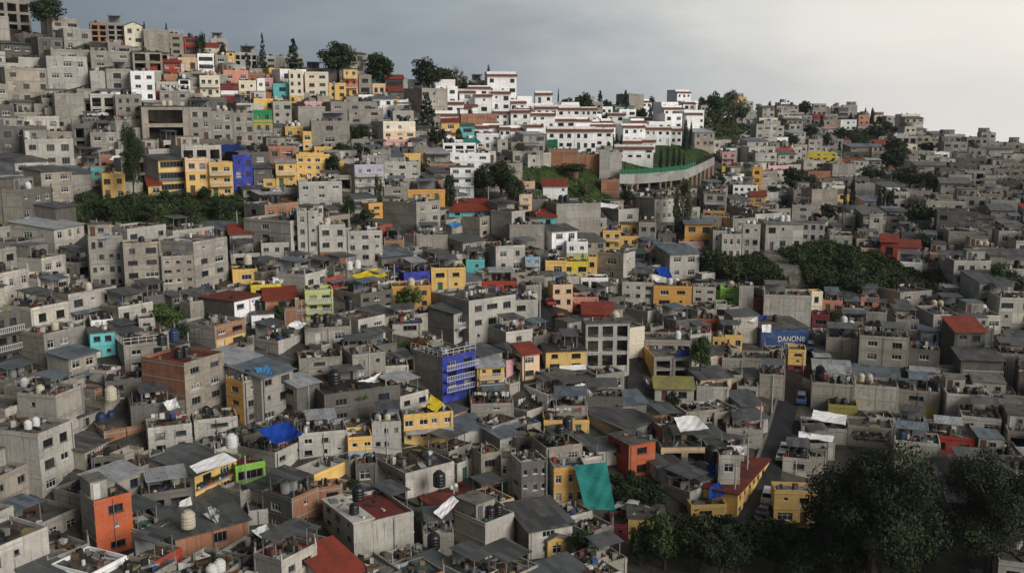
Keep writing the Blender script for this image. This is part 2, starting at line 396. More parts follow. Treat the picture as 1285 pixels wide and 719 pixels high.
def openings(L, n, sh, H, nw, sty, rng, big=False, opn=False, door=False):
    """-> list of (u0,u1,v0,v1,kind)"""
    out = []
    if nw <= 0: return out
    if big:
        for k in range(n):
            out.append((L*.07, L*.93, k*sh+sh*.3, k*sh+sh*.82, 'band'))
        return out
    pitch = L/nw; ww = [min(1.7, max(.55, pitch*rng.uniform(.38, .56))) for _ in range(nw)]
    jt = [rng.uniform(-.1, .1)*pitch for _ in range(nw)]
    for k in range(n):
        for i in range(nw):
            c = pitch*(i+.5)+jt[i]; w = ww[i]
            if nw > 2 and rng.random() < .10: continue
            if opn:
                w = pitch*.72; c = pitch*(i+.5)
                out.append((c-w/2, c+w/2, k*sh+.10, k*sh+sh*.80, 'open')); continue
            if door and k == 0 and i == door-1:
                w = .95; out.append((c-w/2, c+w/2, 0.02, min(2.1, sh*.82), 'door')); continue
            q_ = rng.random(); hh = sh*rng.uniform(.34, .5)
            if q_ < .12: hh = sh*.22; w = min(w, .6)
            elif q_ < .22: w = min(pitch*.8, w*1.35)
            elif q_ < .28: w *= .65
            out.append((c-w/2, c+w/2, k*sh+sh*.74-hh, k*sh+sh*.74, 'win'))
    return out

HOUSES = []      # all house dicts
def mk(xc, yb, yt, Lr, Ll, arel, **kw):
    """house dict from its corner pixel and real lengths"""
    d = D(xc, yb); p = Pd(xc, yb, d)
    phi = math.atan2(p.x-CAM.x, p.y-CAM.y)
    h = dict(p=p, d=d, a=arel-phi, Lr=Lr, Ll=Ll, sc=F/d, xc=xc, yb=yb)
    if yt is not None:
        h['H'] = (yb-yt)*d/F*1.0/math.cos(math.atan((yb+yt-2*CY)/2/F)*0+PITCH)
    h.update(kw); return h
def solve_len(p, dx, dy, px):
    u = (px-CX)/F; q = p-CAM
    X0, Z0 = q.x, q.dot(FW); dz = dy*FW.y
    den = dx-u*dz
    return (u*Z0-X0)/den if abs(den) > 1e-6 else -1
def manual(xl, xc, xr, yt, yb, **kw):
    d = D(xc, yb); p = Pd(xc, yb, d); sc = F/d
    phi = math.atan2(p.x, p.y); wl = max(xc-xl, 0); wr = max(xr-xc, 0)
    if wl < 4 and wr >= 4: ar = R(3)
    elif wr < 4: ar = R(87)
    else: ar = min(R(80), max(R(10), math.atan2(wl, wr*1.15)))
    if 'ar' in kw: ar = R(kw.pop('ar'))
    a = ar-phi
    Lr = solve_len(p, math.cos(a), math.sin(a), xr); Ll = solve_len(p, -math.sin(a), math.cos(a), xl)
    if wl < 4 or not (1.5 < Ll < 30): Ll = min(9.0, max(4.5, abs(Lr)*.8)) if not (wl >= 4 and Ll > 30) else 30
    if wr < 4 or not (1.5 < Lr < 40): Lr = min(9.0, max(4.5, Ll*.8)) if not (wr >= 4 and Lr > 40) else 40
    if 'dep' in kw: Ll = kw.pop('dep')
    H = (yb-yt)*d/F/math.cos(PITCH)
    h = dict(p=p, d=d, a=a, Lr=Lr, Ll=Ll, H=H, sc=sc, xc=xc, yb=yb, man=True); h.update(kw); return h
def wpt(h, x, y, z):
    c, s = math.cos(h['a']), math.sin(h['a'])
    return h['p']+Vector((c*x-s*y, s*x+c*y, z))
def foot(h, g=0.0):
    return [wpt(h, x, y, 0) for x, y in ((g, g), (h['Lr']-g, g), (h['Lr']-g, h['Ll']-g), (g, h['Ll']-g))]
def hull(pts):
    pts = sorted(set(pts))
    if len(pts) < 3: return pts
    def half(ps):
        o = []
        for p in ps:
            while len(o) > 1 and (o[-1][0]-o[-2][0])*(p[1]-o[-2][1])-(o[-1][1]-o[-2][1])*(p[0]-o[-2][0]) <= 0: o.pop()
            o.append(p)
        return o
    a = half(pts); b = half(pts[::-1]); return a[:-1]+b[:-1]
RS = 2
PAD = 64
BW, BH = 1285//RS+2*PAD, 719//RS+10
def raster(poly):
    """convex pixel polygon -> (slice y, slice x, mask) in the RS grid"""
    xs = [p[0]/RS+PAD for p in poly]; ys = [p[1]/RS for p in poly]
    x0, x1 = max(0, int(min(xs))), min(BW, int(max(xs))+2); y0, y1 = max(0, int(min(ys))), min(BH, int(max(ys))+2)
    if x1 <= x0 or y1 <= y0: return None
    yy, xx = np.mgrid[y0:y1, x0:x1]; m = np.ones(xx.shape, bool)
    n = len(xs)
    for i in range(n):
        j = (i+1) % n
        m &= ((xs[j]-xs[i])*(yy-ys[i])-(ys[j]-ys[i])*(xx-xs[i])) >= 0
    return (slice(y0, y1), slice(x0, x1), m) if m.any() else None
def silhouette(h, low=0.0):
    pts = []
    for z in (low, h['H']):
        for q in foot(h):
            x, y, d = pix(q+Vector((0, 0, z))); pts.append((x, y))
    return hull(pts)
def sat(f1, f2):
    for f in (f1, f2):
        for i in (0, 1):
            e = f[i+1]-f[i]; ax = (e.x, e.y)
            p1 = [q.x*ax[0]+q.y*ax[1] for q in f1]; p2 = [q.x*ax[0]+q.y*ax[1] for q in f2]
            if max(p1) <= min(p2) or max(p2) <= min(p1): return False
    return True

# ------------------------------------------------------------------ building one house
def bands_of(h, keys, n, sh):
    mats = list(dict.fromkeys(keys)); idx = {k: i for i, k in enumerate(mats)}
    top = len(keys)
    out = []
    for i, k in enumerate(keys):     # keys listed from the top storey down
        b1 = 1e3 if i == 0 else h['H']-.45-(h['H']-.45)*i/top
        b0 = -1e3 if i == top-1 else h['H']-.45-(h['H']-.45)*(i+1)/top
        out.append((b0, b1, k))
    return out
FLAT = ('c', 'd', 'r', 'w', 'g', 'lt')
def build_house(h):
    rng = random.Random(h['seed']); fl = h.get('fl', ())
    Lr, Ll, H, sc = h['Lr'], h['Ll'], h['H'], h['sc']
    n = h['n']; near = sc > 6.4; mid = sc > 4.0
    root = empty(h.get('name', 'house'), h['p'], h['a']); h['root'] = root
    par = 0.0 if (h['rf'] not in FLAT or 'nopar' in fl) else h.get('par', .45)
    sh = (H-par)/n
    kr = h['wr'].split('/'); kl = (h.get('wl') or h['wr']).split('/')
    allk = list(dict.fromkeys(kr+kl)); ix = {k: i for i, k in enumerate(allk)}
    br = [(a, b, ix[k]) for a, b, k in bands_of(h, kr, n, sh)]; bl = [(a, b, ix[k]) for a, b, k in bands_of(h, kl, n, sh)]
    ext = h.get('ext', 4.0)
    nr, nl = h.get('wn', (0, 0))
    opn = 'open' in fl; big = 'glass' in fl
    door = rng.randint(1, max(nr, 1)) if (nr > 1 and rng.random() < .45) else 0
    opr = openings(Lr, n, sh, H, nr, 0, rng, big, opn, door); opl = openings(Ll, n, sh, H, nl, 0, rng)
    mb = MB()
    Rf = lambda u, v, d: (u, d, v)
    Lf = lambda u, v, d: (d, Ll-u, v)
    facade(mb, Rf, Lr, -ext, H, [o[:4] for o in opr], br)
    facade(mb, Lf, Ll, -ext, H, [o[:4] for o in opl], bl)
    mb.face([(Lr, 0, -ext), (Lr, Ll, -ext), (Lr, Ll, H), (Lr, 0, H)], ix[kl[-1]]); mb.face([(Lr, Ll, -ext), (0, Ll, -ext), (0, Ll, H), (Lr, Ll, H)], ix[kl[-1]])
    if par:
        t = .15; zr = H-par-.12
        O = [(0, 0), (Lr, 0), (Lr, Ll), (0, Ll)]; I = [(t, t), (Lr-t, t), (Lr-t, Ll-t), (t, Ll-t)]
        for i in range(4):
            j = (i+1) % 4
            q_ = ix[kr[0] if i == 0 else kl[0]]; mb.face([(*O[i], H), (*O[j], H), (*I[j], H), (*I[i], H)], q_); mb.face([(*I[i], H), (*I[j], H), (*I[j], zr), (*I[i], zr)], q_)
    mb.build('wall', [MC[k] for k in allk], root)
    # roof
    rf = h['rf']; ro = MB(); rname = 'roof'
    if rf in FLAT:
        zr = H-par
        if par: ro.face([(.13, .13, zr), (Lr-.13, .13, zr), (Lr-.13, Ll-.13, zr), (.13, Ll-.13, zr)])
        else: ro.box(-.2, -.25, H, Lr+.2, Ll+.2, H+.16)
    elif rf == 'gable':
        e = .25; rz_ = Lr*.24
        for s in (0, 1):
            x0, x1 = (-e, Lr/2) if s == 0 else (Lr/2, Lr+e); za, zb = (H, H+rz_) if s == 0 else (H+rz_, H)
            q = [(x0, -e, za), (x1, -e, zb), (x1, Ll+e, zb), (x0, Ll+e, za)]
            ro.face([(a, b, c+.14) for a, b, c in q], 0, [(b, a) for a, b, c in q]); ro.face(q[::-1])
            for i in range(4):
                a, b = q[i], q[(i+1) % 4]; ro.face([a, b, (b[0], b[1], b[2]+.14), (a[0], a[1], a[2]+.14)])
        g = MB(); g.face([(0, 0, H), (Lr, 0, H), (Lr/2, 0, H+rz_*Lr/(Lr+2*e))], 0); g.build('gable', [MC[kr[0]]], root)
    else:
        rise = h.get('rise', {'t': .36, 'tr': .30}.get(rf, .13))*min(Ll, 1.6 if rf == 't' else 99); e = .3 if rf not in 'mb' else .4
        if rf in ('t', 'tr'): e = .35
        yb_ = min(Ll, 1.6) if rf == 't' else Ll+.2
        z0 = H-.02; q = [(-e, -e-.2, z0-.05), (Lr+e, -e-.2, z0-.05), (Lr+e, yb_, z0+rise), (-e, yb_, z0+rise)]
        th = .12 if rf in ('t', 'tr') else .06
        ro.face([(a, b, c+th) for a, b, c in q], 0, [(a, b) for a, b, c in q]); ro.face(q[::-1])
        for i in range(4):
            a, b = q[i], q[(i+1) % 4]; ro.face([a, b, (b[0], b[1], b[2]+th), (a[0], a[1], a[2]+th)])
        g = MB()
        for x in (0.0, Lr): g.face([(x, 0, H), (x, Ll if rf != 't' else yb_, H), (x, Ll if rf != 't' else yb_, z0+rise-.02)], 0)
        g.face([(0, yb_-.02, H), (Lr, yb_-.02, H), (Lr, yb_-.02, z0+rise-.01), (0, yb_-.02, z0+rise-.01)], 0)
        g.build('gable', [MC[kl[0]]], root)
        if rf == 't' and Ll > 3:
            u_ = MB(); u_.box(.003, 1.58, H-.01, Lr-.003, Ll-.003, H+rng.uniform(.7, 1.5), 0, None, 'd'); u_.build('upper_wall', [MC[kr[0]]], root)
    rk = {'gable': 'roof_lt', 't': 'roof_t', 'tr': 'roof_tr'}.get(rf, 'roof_'+rf)
    ro.build(rname, [MC[rk]], root)
    h['rz'] = H-par
    # windows, doors
    st = h.get('ws') or rng.choice('wddssdwb')
    for ops, face in ((opr, 'r'), (opl, 'l')):
        for u0, u1, v0, v1, kd in ops:
            if kd == 'open': continue
            loc = (u0, .17, v0) if face == 'r' else (.17, Ll-u0, v0); rz = 0 if face == 'r' else R(-90)
            if kd == 'door': add_door(root, loc, rz, u1-u0, v1-v0, rng.choice(['door_steel', 'door_brown', 'door_white', 'door_green']))
            else: add_window(root, loc, rz, u1-u0, v1-v0, 's' if kd == 'band' else (st if rng.random() < .72 else rng.choice('wdsb')), near, rng, 'glass_dark' if kd == 'band' else None)
    if opn and mid:   # floor slabs seen through the openings
        b = MB()
        for k in range(1, n): b.box(.2, .2, k*sh-.1, Lr-.2, Ll-.2, k*sh+.06)
        if b.f: b.build('floor_slab', MC['concrete'], root)
    # concrete frame: slab edges, corner columns and starter stubs
    blockish = kr[0] in ('g', 'gw', 'gd', 'br', 'gp')
    if mid or h.get('man'):
        b = MB(); pr = .05 if blockish else .07; hh = .2 if blockish else .12
        for k in range(0 if blockish else 1, n+1):
            z = k*sh-hh/2 if k < n else (H-par-hh/2 if rf in FLAT else H-hh-.06)
            if not blockish and k < n and rng.random() < .3: continue
            if k == 0 and any(o[4] in ('door', 'open') for o in opr): continue
            b.box(-pr, -pr, z, Lr+pr, -.001, z+hh); b.box(-pr-.003, -.001, z+.004, -.001, Ll, z+hh+.004, 1)
        if blockish and 'plain' not in fl:
            cols = [0, Lr-.22]
            if nr == 0 and Lr > 5: cols += [Lr*i/max(1, int(Lr/3)) for i in range(1, int(Lr/3))]
            for x in cols: b.box(x, -.03, -ext, x+.22, -.0015, H-.001)
            cl = [Ll-.22]
            if nl == 0 and Ll > 5: cl += [Ll*i/max(1, int(Ll/3)) for i in range(1, int(Ll/3))]
            for y in cl: b.box(-.03, y, -ext, -.0015, y+.22, H-.002)
        if blockish and par and rng.random() < .6 and 'nostub' not in fl:
            for x, y in ((.01, .01), (Lr-.2, .01), (.01, Ll-.2)):
                if rng.random() < .65:
                    t = rng.uniform(.3, 1.0); b.box(x, y, H, x+.18, y+.18, H+t)
                    if near:
                        for q in (.03, .15): b.bar((x+q, y+.09, H+t), (x+q+rng.uniform(-.1, .1), y+.09, H+t+.7), .018, 3)
        fm = lambda q: MC[{'gd': 'concrete_dark', 'gp': 'concrete_pale', 'gl': 'concrete_pale', 'g': 'concrete', 'gw': 'concrete', 'br': 'concrete'}.get(q, q)]
        if b.f: b.build('concrete_frame', [fm(kr[0]), fm(kl[0])], root)
    if 'bal' in fl:
        for k in range(0, n):
            if k == 0 and n > 1: continue
            s = MB(); s.box(.15, -1.0, k*sh-.08, Lr-.15, -.06, k*sh+.07); o = s.build('balcony', MC[kr[-1]], root)
            r_ = MB(); z0, z1 = k*sh+.07, k*sh+.95
            white = h.get('rail', 'white_rail')
            r_.box(.15, -1.0, z1-.07, Lr-.15, -.93, z1)
            r_.box(.15, -1.0, z0+.08, Lr-.15, -.95, z0+.14)
            m_ = max(4, int(Lr/.35))
            for i in range(m_+1):
                x = .17+(Lr-.4)*i/m_; r_.box(x, -.99, z0+.001, x+.06, -.94, z1-.071)
            r_.build('railing', MC[white], o)
    if 'rail' in fl:
        r_ = MB()
        for (ax, ay), (bx, by) in (((0, 0), (Lr, 0)), ((0, 0), (0, Ll))):
            L_ = math.hypot(bx-ax, by-ay); m_ = max(2, int(L_/1.0))
            for i in range(m_+1):
                t = i/m_; x, y = ax+(bx-ax)*t, ay+(by-ay)*t; r_.bar((x, y, H), (x, y, H+1.0), .05, 4)
            for z in (.5, 1.0): r_.bar((ax, ay, H+z), (bx, by, H+z), .045, 4)
        r_.build('railing', MC['white_rail'], root)
    if 'room' in fl and rf in FLAT:
        w_, d_ = Lr*rng.uniform(.4, .74), Ll*rng.uniform(.4, .66); x0 = Lr-w_-.25 if rng.random() < .5 else .25; y0 = Ll-d_-.2
        z0 = h['rz']; hh = 2.2
        b = MB(); b.box(x0, y0, z0, x0+w_, y0+d_, z0+hh, 0, None, 'td'); o = b.build('rooftop_room', [MC[rng.choice(['g', 'gl', 'gw', 'g'])]], root)
        b = MB(); b.box(x0-.15, y0-.15, z0+hh, x0+w_+.15, y0+d_+.1, z0+hh+.12); b.build('roof', [MC[rng.choice(['roof_c', 'roof_lt', 'roof_m', 'roof_mb'])]], o)
        k = win_mesh(.9, .9, 's'); add_door(o, (x0+.3, y0-.025, z0+.02), 0, .8, 1.9, rng.choice(['door_steel', 'door_brown', 'door_white']))
        xx = x0+1.5
        while xx < x0+w_-1.1: add_window(o, (xx, y0-.02, z0+.85), 0, rng.choice((.7, .9, 1.0)), .8, 's', False, rng); xx += rng.uniform(1.6, 2.4)
    if mid and rf in FLAT and 'clean' not in fl and 'room' not in fl and min(Lr, Ll) > 3.6 and rng.random() < .42:
        w_, d_ = rng.uniform(2.2, min(5.0, Lr-.6)), rng.uniform(2.0, min(4.2, Ll-.6)); x0 = rng.uniform(.25, Lr-w_-.25); y0 = rng.uniform(.25, Ll-d_-.25); z0 = h['rz']; z1 = z0+rng.uniform(1.9, 2.4)
        b = MB()
        q = [(x0-.3, y0-.4, z1), (x0+w_+.3, y0-.4, z1), (x0+w_+.3, y0+d_+.2, z1+.35), (x0-.3, y0+d_+.2, z1+.35)]
        b.face([(a, c, e+.05) for a, c, e in q], 0, [(a, c) for a, c, e in q]); b.face(q[::-1])
        for i in range(4): a, c = q[i], q[(i+1) % 4]; b.face([a, c, (c[0], c[1], c[2]+.05), (a[0], a[1], a[2]+.05)])
        o = b.build('roof_canopy', MC[rng.choice(['roof_m', 'roof_m', 'roof_md', 'roof_mb', 'roof_mw', 'roof_md', 'roof_md', 'roof_m'])], root)
        b = MB()
        for x, y in ((x0, y0), (x0+w_-.1, y0), (x0+w_-.1, y0+d_-.1), (x0, y0+d_-.1)): b.box(x, y, z0, x+.1, y+.1, z1+(.02 if y == y0 else .3))
        b.box(x0+.1, y0+.02, z1-.12, x0+w_-.1, y0+.08, z1-.02)
        for x in (x0+.02, x0+w_-.08): b.box(x, y0+.1, z1-.10, x+.06, y0+d_-.1, z1-.03)
        if rng.random() < .5: b.box(x0+.1, y0+d_-.08, z0, x0+w_-.1, y0+d_-.02, z1+.2)
        b.build('canopy_frame', MC['frame_steel'], o)
    if 'awn' in fl and mid:
        b = MB(); q = [(.1, -1.4, sh*.86), (Lr-.1, -1.4, sh*.86), (Lr-.1, -.09, sh*.98), (.1, -.09, sh*.98)]
        b.face([(x, y, z+.05) for x, y, z in q]); b.face(q[::-1])
        for i in range(4):
            a, c = q[i], q[(i+1) % 4]; b.face([a, c, (c[0], c[1], c[2]+.05), (a[0], a[1], a[2]+.05)])
        b.build('awning', MC[rng.choice(['roof_m', 'roof_mw', 'roof_mb'])], root)
    if near and rng.random() < .45:   # rain pipe down the front
        b = MB(); x = rng.choice((.35, Lr-.35, Lr*.5)); b.bar((x, -.12, -1), (x, -.12, H-.2), .05, 5); b.build('drainpipe', MC[rng.choice(['frame_steel', 'frame_dark', 'tank_white'])], root)
    if near and rf in FLAT and 'clean' not in fl and rng.random() < .5:   # roof vent pipe / low kerb walls
        b = MB()
        x = rng.uniform(.8, Lr-.8); y = rng.uniform(.8, Ll-.8); b.bar((x, y, h['rz']), (x, y, h['rz']+.9), .06, 6); b.build('vent_pipe', MC['tank_white'], root)
    return root

# ------------------------------------------------------------------ other things
TK = {}
def tank_mesh(key, rings=True):
    if key not in TK:
        b = MB(); pr = [(.0, 0), (.52, 0), (.55, .05)]
        for i in range(4): z = .1+i*.26; pr += [(.55, z), (.57, z+.05), (.57, z+.14), (.55, z+.19)]
        pr += [(.5, 1.2), (.3, 1.33)]
        b.lathe(pr, 14)
        l = MB(); l.lathe([(.3, 1.33), (.3, 1.4), (.24, 1.43), (0, 1.44)], 12)
        TK[key] = (b.mesh('tank_body', [MC[key]], True), l.mesh('lid', [MC[key]], True))
    return TK[key]
def add_tank(p, key, label, s=1.0, rz=0.0, group='water tanks on the roofs'):
    o = empty('water_tank', p, rz); o.scale = (s, s, s)
    b, l = tank_mesh(key); link('body', b, o); link('lid', l, o)
    return tag(o, label, 'water tank', group)
def drape(name, corners, key, sag=.4, wr=.12, n=14, seed=0, th=.03):
    """a cloth sheet between four world corners, sagging and wrinkled, with thickness"""
    rg = np.random.RandomState(seed); A, B, C_, E = [Vector(c) for c in corners]
    nn = (B-A).cross(E-A).normalized()
    if nn.z < 0: nn = -nn
    ph = rg.rand(6)*6.28; b = MB(); g = []
    for j in range(n+1):
        row = []
        for i in range(n+1):
            u, v = i/n, j/n
            p = (A*(1-u)+B*u)*(1-v)+(E*(1-u)+C_*u)*v
            s = 16*u*(1-u)*v*(1-v)
            w = (math.sin(u*9+ph[0]+v*3)+math.sin(v*11+ph[1]-u*4)+.6*math.sin((u+v)*17+ph[2]))*wr*.4
            p = p+Vector((0, 0, -sag*s))+nn*w
            row.append(p)
        g.append(row)
    org = sum((Vector(c) for c in corners), Vector())/4
    for dz in (0, 1):
        o = -nn*th*dz-org
        for j in range(n):
            for i in range(n):
                q = [g[j][i]+o, g[j][i+1]+o, g[j+1][i+1]+o, g[j+1][i]+o]
                b.face(q if not dz else q[::-1])
    o1, o2 = -org, -nn*th-org
    edge = [(0, i, 0, i+1) for i in range(n)]+[(j, n, j+1, n) for j in range(n)]+[(n, i+1, n, i) for i in range(n-1, -1, -1)]+[(j+1, 0, j, 0) for j in range(n-1, -1, -1)]
    for a, c, e, f in edge:
        b.face([g[a][c]+o1, g[a][c]+o2, g[e][f]+o2, g[e][f]+o1])
    return b.build(name, MC[key], None, org)
def pix_plane(pts, hgt, tilt=10, dep=None):
    """picture points on one tilted plane through their middle, hgt metres above the hillside"""
    mx = sum(p[0] for p in pts)/len(pts); my = sum(p[1] for p in pts)/len(pts)
    d = dep
    if d is None:
        d = D(mx, my)
        for _ in range(3): d = D(mx, my+hgt*F/d)
    c = Pd(mx, my, d); t = R(tilt); nv = Vector((0, -math.sin(t), math.cos(t)))
    out = []
    for x, y in pts:
        r = ray(x, y); k = (c-CAM).dot(nv)/r.dot(nv); out.append(CAM+r*k)
    return out
# trees ------------------------------------------------------------
CR = {}
def rand_unit(rg, n):
    v = rg.normal(size=(n, 3)); return v/np.linalg.norm(v, axis=1)[:, None]
def leaves_mesh(name, cen, nor, size, tint, mat, rg, asp=.6):
    n = len(cen); up = rand_unit(rg, n)
    u = np.cross(nor, up); u /= np.linalg.norm(u, axis=1)[:, None]+1e-9; w = np.cross(nor, u)
    sz = (size*rg.uniform(.6, 1.35, n))[:, None]
    V = np.empty((n, 4, 3)); V[:, 0] = cen-u*sz; V[:, 1] = cen-w*sz*asp; V[:, 2] = cen+u*sz; V[:, 3] = cen+w*sz*asp
    V[:, 1] += nor*sz*.25; V[:, 3] += nor*sz*.25
    me = bpy.data.meshes.new(name); me.vertices.add(n*4); me.vertices.foreach_set('co', V.astype(np.float32).ravel())
    me.loops.add(n*4); me.loops.foreach_set('vertex_index', np.arange(n*4, dtype=np.int32)); me.polygons.add(n)
    me.polygons.foreach_set('loop_start', np.arange(0, n*4, 4, dtype=np.int32)); me.polygons.foreach_set('loop_total', np.full(n, 4, dtype=np.int32))
    me.update(calc_edges=True); me.validate()
    ca = me.color_attributes.new('tint', 'FLOAT_COLOR', 'POINT'); t = np.repeat(np.clip(tint, 0, 1), 4)
    ca.data.foreach_set('color', np.stack([t, t, t, np.ones_like(t)], 1).astype(np.float32).ravel())
    me.materials.append(MC[mat]); return me
def crown(kind, n, seed, mat, leaf):
    """unit crown: x,y in -.5..5, z 0..1"""
    k = (kind, n, seed, mat)
    if k in CR: return CR[k]
    rg = np.random.RandomState(seed+11)
    if kind == 'broad':
        m = 46; c = rand_unit(rg, m)*(rg.uniform(.1, 1, m)**.5)[:, None]*np.array([.38, .38, .36])+np.array([0, 0, .52])
        c[:, 2] += .05*np.sin(c[:, 0]*9+seed); rad = rg.uniform(.08, .19, m)
    elif kind == 'column':
        m = 34; z = rg.uniform(.05, .95, m); r = .36*np.sqrt(np.clip(np.sin(np.pi*np.clip(z*.92+.06, 0, 1)), .05, 1)); a = rg.uniform(0, 6.28, m)
        c = np.stack([np.cos(a)*r*.8, np.sin(a)*r*.8, z], 1); rad = rg.uniform(.06, .15, m)
    elif kind == 'cypress':
        m = 40; z = rg.uniform(.02, .97, m); r = .34*(1-z**2.2)+.03; a = rg.uniform(0, 6.28, m)
        c = np.stack([np.cos(a)*r*.7, np.sin(a)*r*.7, z], 1); rad = rg.uniform(.10, .2, m)*(1.1-z*.6)
    elif kind == 'conifer':
        m = 90; z = np.sort(rg.uniform(.04, .98, m)); lay = np.abs(np.sin(z*26)); r = (.48*(1-z)**.85+.02)*(.45+.55*lay); a = rg.uniform(0, 6.28, m)
        c = np.stack([np.cos(a)*r, np.sin(a)*r, z-.12*r], 1); rad = rg.uniform(.05, .10, m)*(1.15-z*.7)
    else:
        m = 60; c = rand_unit(rg, m)*(rg.uniform(.2, 1, m)**.5)[:, None]*np.array([.42, .42, .42])+np.array([0, 0, .5]); rad = rg.uniform(.05, .1, m)
    w = rad**2; idx = rg.choice(m, n, p=w/w.sum()); d = rand_unit(rg, n)
    rr = rad[idx]*rg.uniform(.55, 1.08, n)
    sq = np.array([1, 1, .8 if kind == 'broad' else (1.6 if kind in ('cypress', 'column') else .55)])
    if kind == 'conifer': sq = np.array([1.35, 1.35, .42])
    cen = c[idx]+d*rr[:, None]*sq
    nor = d+rand_unit(rg, n)*.7; nor /= np.linalg.norm(nor, axis=1)[:, None]
    ct = rg.uniform(0, 1, m)
    CR[k] = leaves_mesh('crown', cen, nor, np.full(n, leaf), ct[idx]*.6+rg.uniform(0, .4, n), mat, rg)
    return CR[k]
def trunk_mesh(kind, seed):
    k = ('trunk', kind, seed % 3)
    if k in CR: return CR[k]
    rg = random.Random(seed % 3); b = MB()
    h = .75 if kind in ('broad', 'bare', 'bush') else .95; r = .045 if kind != 'cypress' else .05
    b.bar((0, 0, -.35), (rg.uniform(-.02, .02), 0, h*.55), r, 7, 0, None, r*.7); b.bar((0, 0, h*.5), (rg.uniform(-.04, .04), rg.uniform(-.04, .04), h), r*.65, 6, 0, None, r*.2)
    if kind in ('broad', 'bare', 'column'):
        for i in range(9 if kind != 'bare' else 16):
            a = rg.uniform(0, 6.28); z = rg.uniform(.1, .6); L = rg.uniform(.22, .4)
            e = (math.cos(a)*L, math.sin(a)*L, z+rg.uniform(.15, .35)); b.bar((0, 0, z), e, r*.42, 5, 0, None, r*.12)
            if kind == 'bare':
                for j in range(4):
                    t = rg.uniform(.4, 1); p = (e[0]*t, e[1]*t, z+(e[2]-z)*t); b.bar(p, (p[0]+rg.uniform(-.14, .14), p[1]+rg.uniform(-.14, .14), p[2]+rg.uniform(.05, .2)), .007, 3, 0, None, .003)
    CR[k] = b.mesh('trunk', [MC['bark']]); return CR[k]
def add_tree(xc, yt, yb, wpx, kind, mat, label, name='tree', group=None, seed=0, dd=0.0, cat='tree', dens=1.0):
    d = D(xc, yb)+dd; d = max(d*.93, d-.5*wpx*d/F); p = Pd(xc, yb, d); sc = F/d
    w = wpx/sc; h = (yb-yt)/sc*1.02
    area = wpx*(yb-yt)
    lf = max(.0105, min(.05, 1.9/max(wpx, yb-yt))); lf = .0105*1.5**round(math.log(lf/.0105, 1.5))
    n = int(min(42000, max(700, 3.6*dens/(lf*lf)))); n = int(round(n, -2))
    st = (n, seed % 4)
    o = empty(name, p, random.uniform(0, 6.28))
    low = kind == 'low'; kind = 'broad' if low else kind
    up = -.12 if low else 0.0 if kind in ('cypress', 'bush') else (.12 if kind == 'broad' else .06)
    t = link('trunk', trunk_mesh('bare' if mat == 'leaf_bare' else kind, seed), o); t.scale = (min(w, h), min(w, h), h)
    c = link('crown', crown(kind if kind != 'bare' else 'bush', n if mat != 'leaf_bare' else n//7, seed % 4, mat, lf), o)
    c.location = (0, 0, h*up-.02*h); c.scale = (w*1.08, w*1.08, h*(1-up)*1.02)
    tag(o, label, cat, group); return o
def undergrowth(name, polys, per, mat, rad=(.5, 1.3), lf=.28, seed=3, each=34, lift=.2, kind='stuff'):
    rg = np.random.RandomState(seed); C_, N_, T_ = [], [], []
    for poly in polys:
        xs = [p[0] for p in poly]; ys = [p[1] for p in poly]; k = 0; tries = 0
        while k < per and tries < per*20:
            tries += 1; x = rg.uniform(min(xs), max(xs)); y = rg.uniform(min(ys), max(ys))
            if not inpoly(x, y, poly): continue
            k += 1; q = P(x, y); r = rg.uniform(*rad); dv = rand_unit(rg, each); dv[:, 2] = np.abs(dv[:, 2])*.9
            C_.append(np.array(q)+dv*r*rg.uniform(.5, 1.05, each)[:, None]+np.array([0, 0, lift-.1])); nn = dv+rand_unit(rg, each)*.8; N_.append(nn/np.linalg.norm(nn, axis=1)[:, None]); T_.append(rg.uniform(0, .7)+rg.uniform(0, .3, each))
    C_ = np.concatenate(C_); N_ = np.concatenate(N_); T_ = np.concatenate(T_)
    o = link(name, leaves_mesh(name, C_, N_, np.full(len(C_), lf), T_, mat, rg)); tag(o, kind=kind); return o
def inpoly(x, y, poly):
    c = False; n = len(poly); j = n-1
    for i in range(n):
        if (poly[i][1] > y) != (poly[j][1] > y) and x < (poly[j][0]-poly[i][0])*(y-poly[i][1])/(poly[j][1]-poly[i][1])+poly[i][0]: c = not c
        j = i
    return c
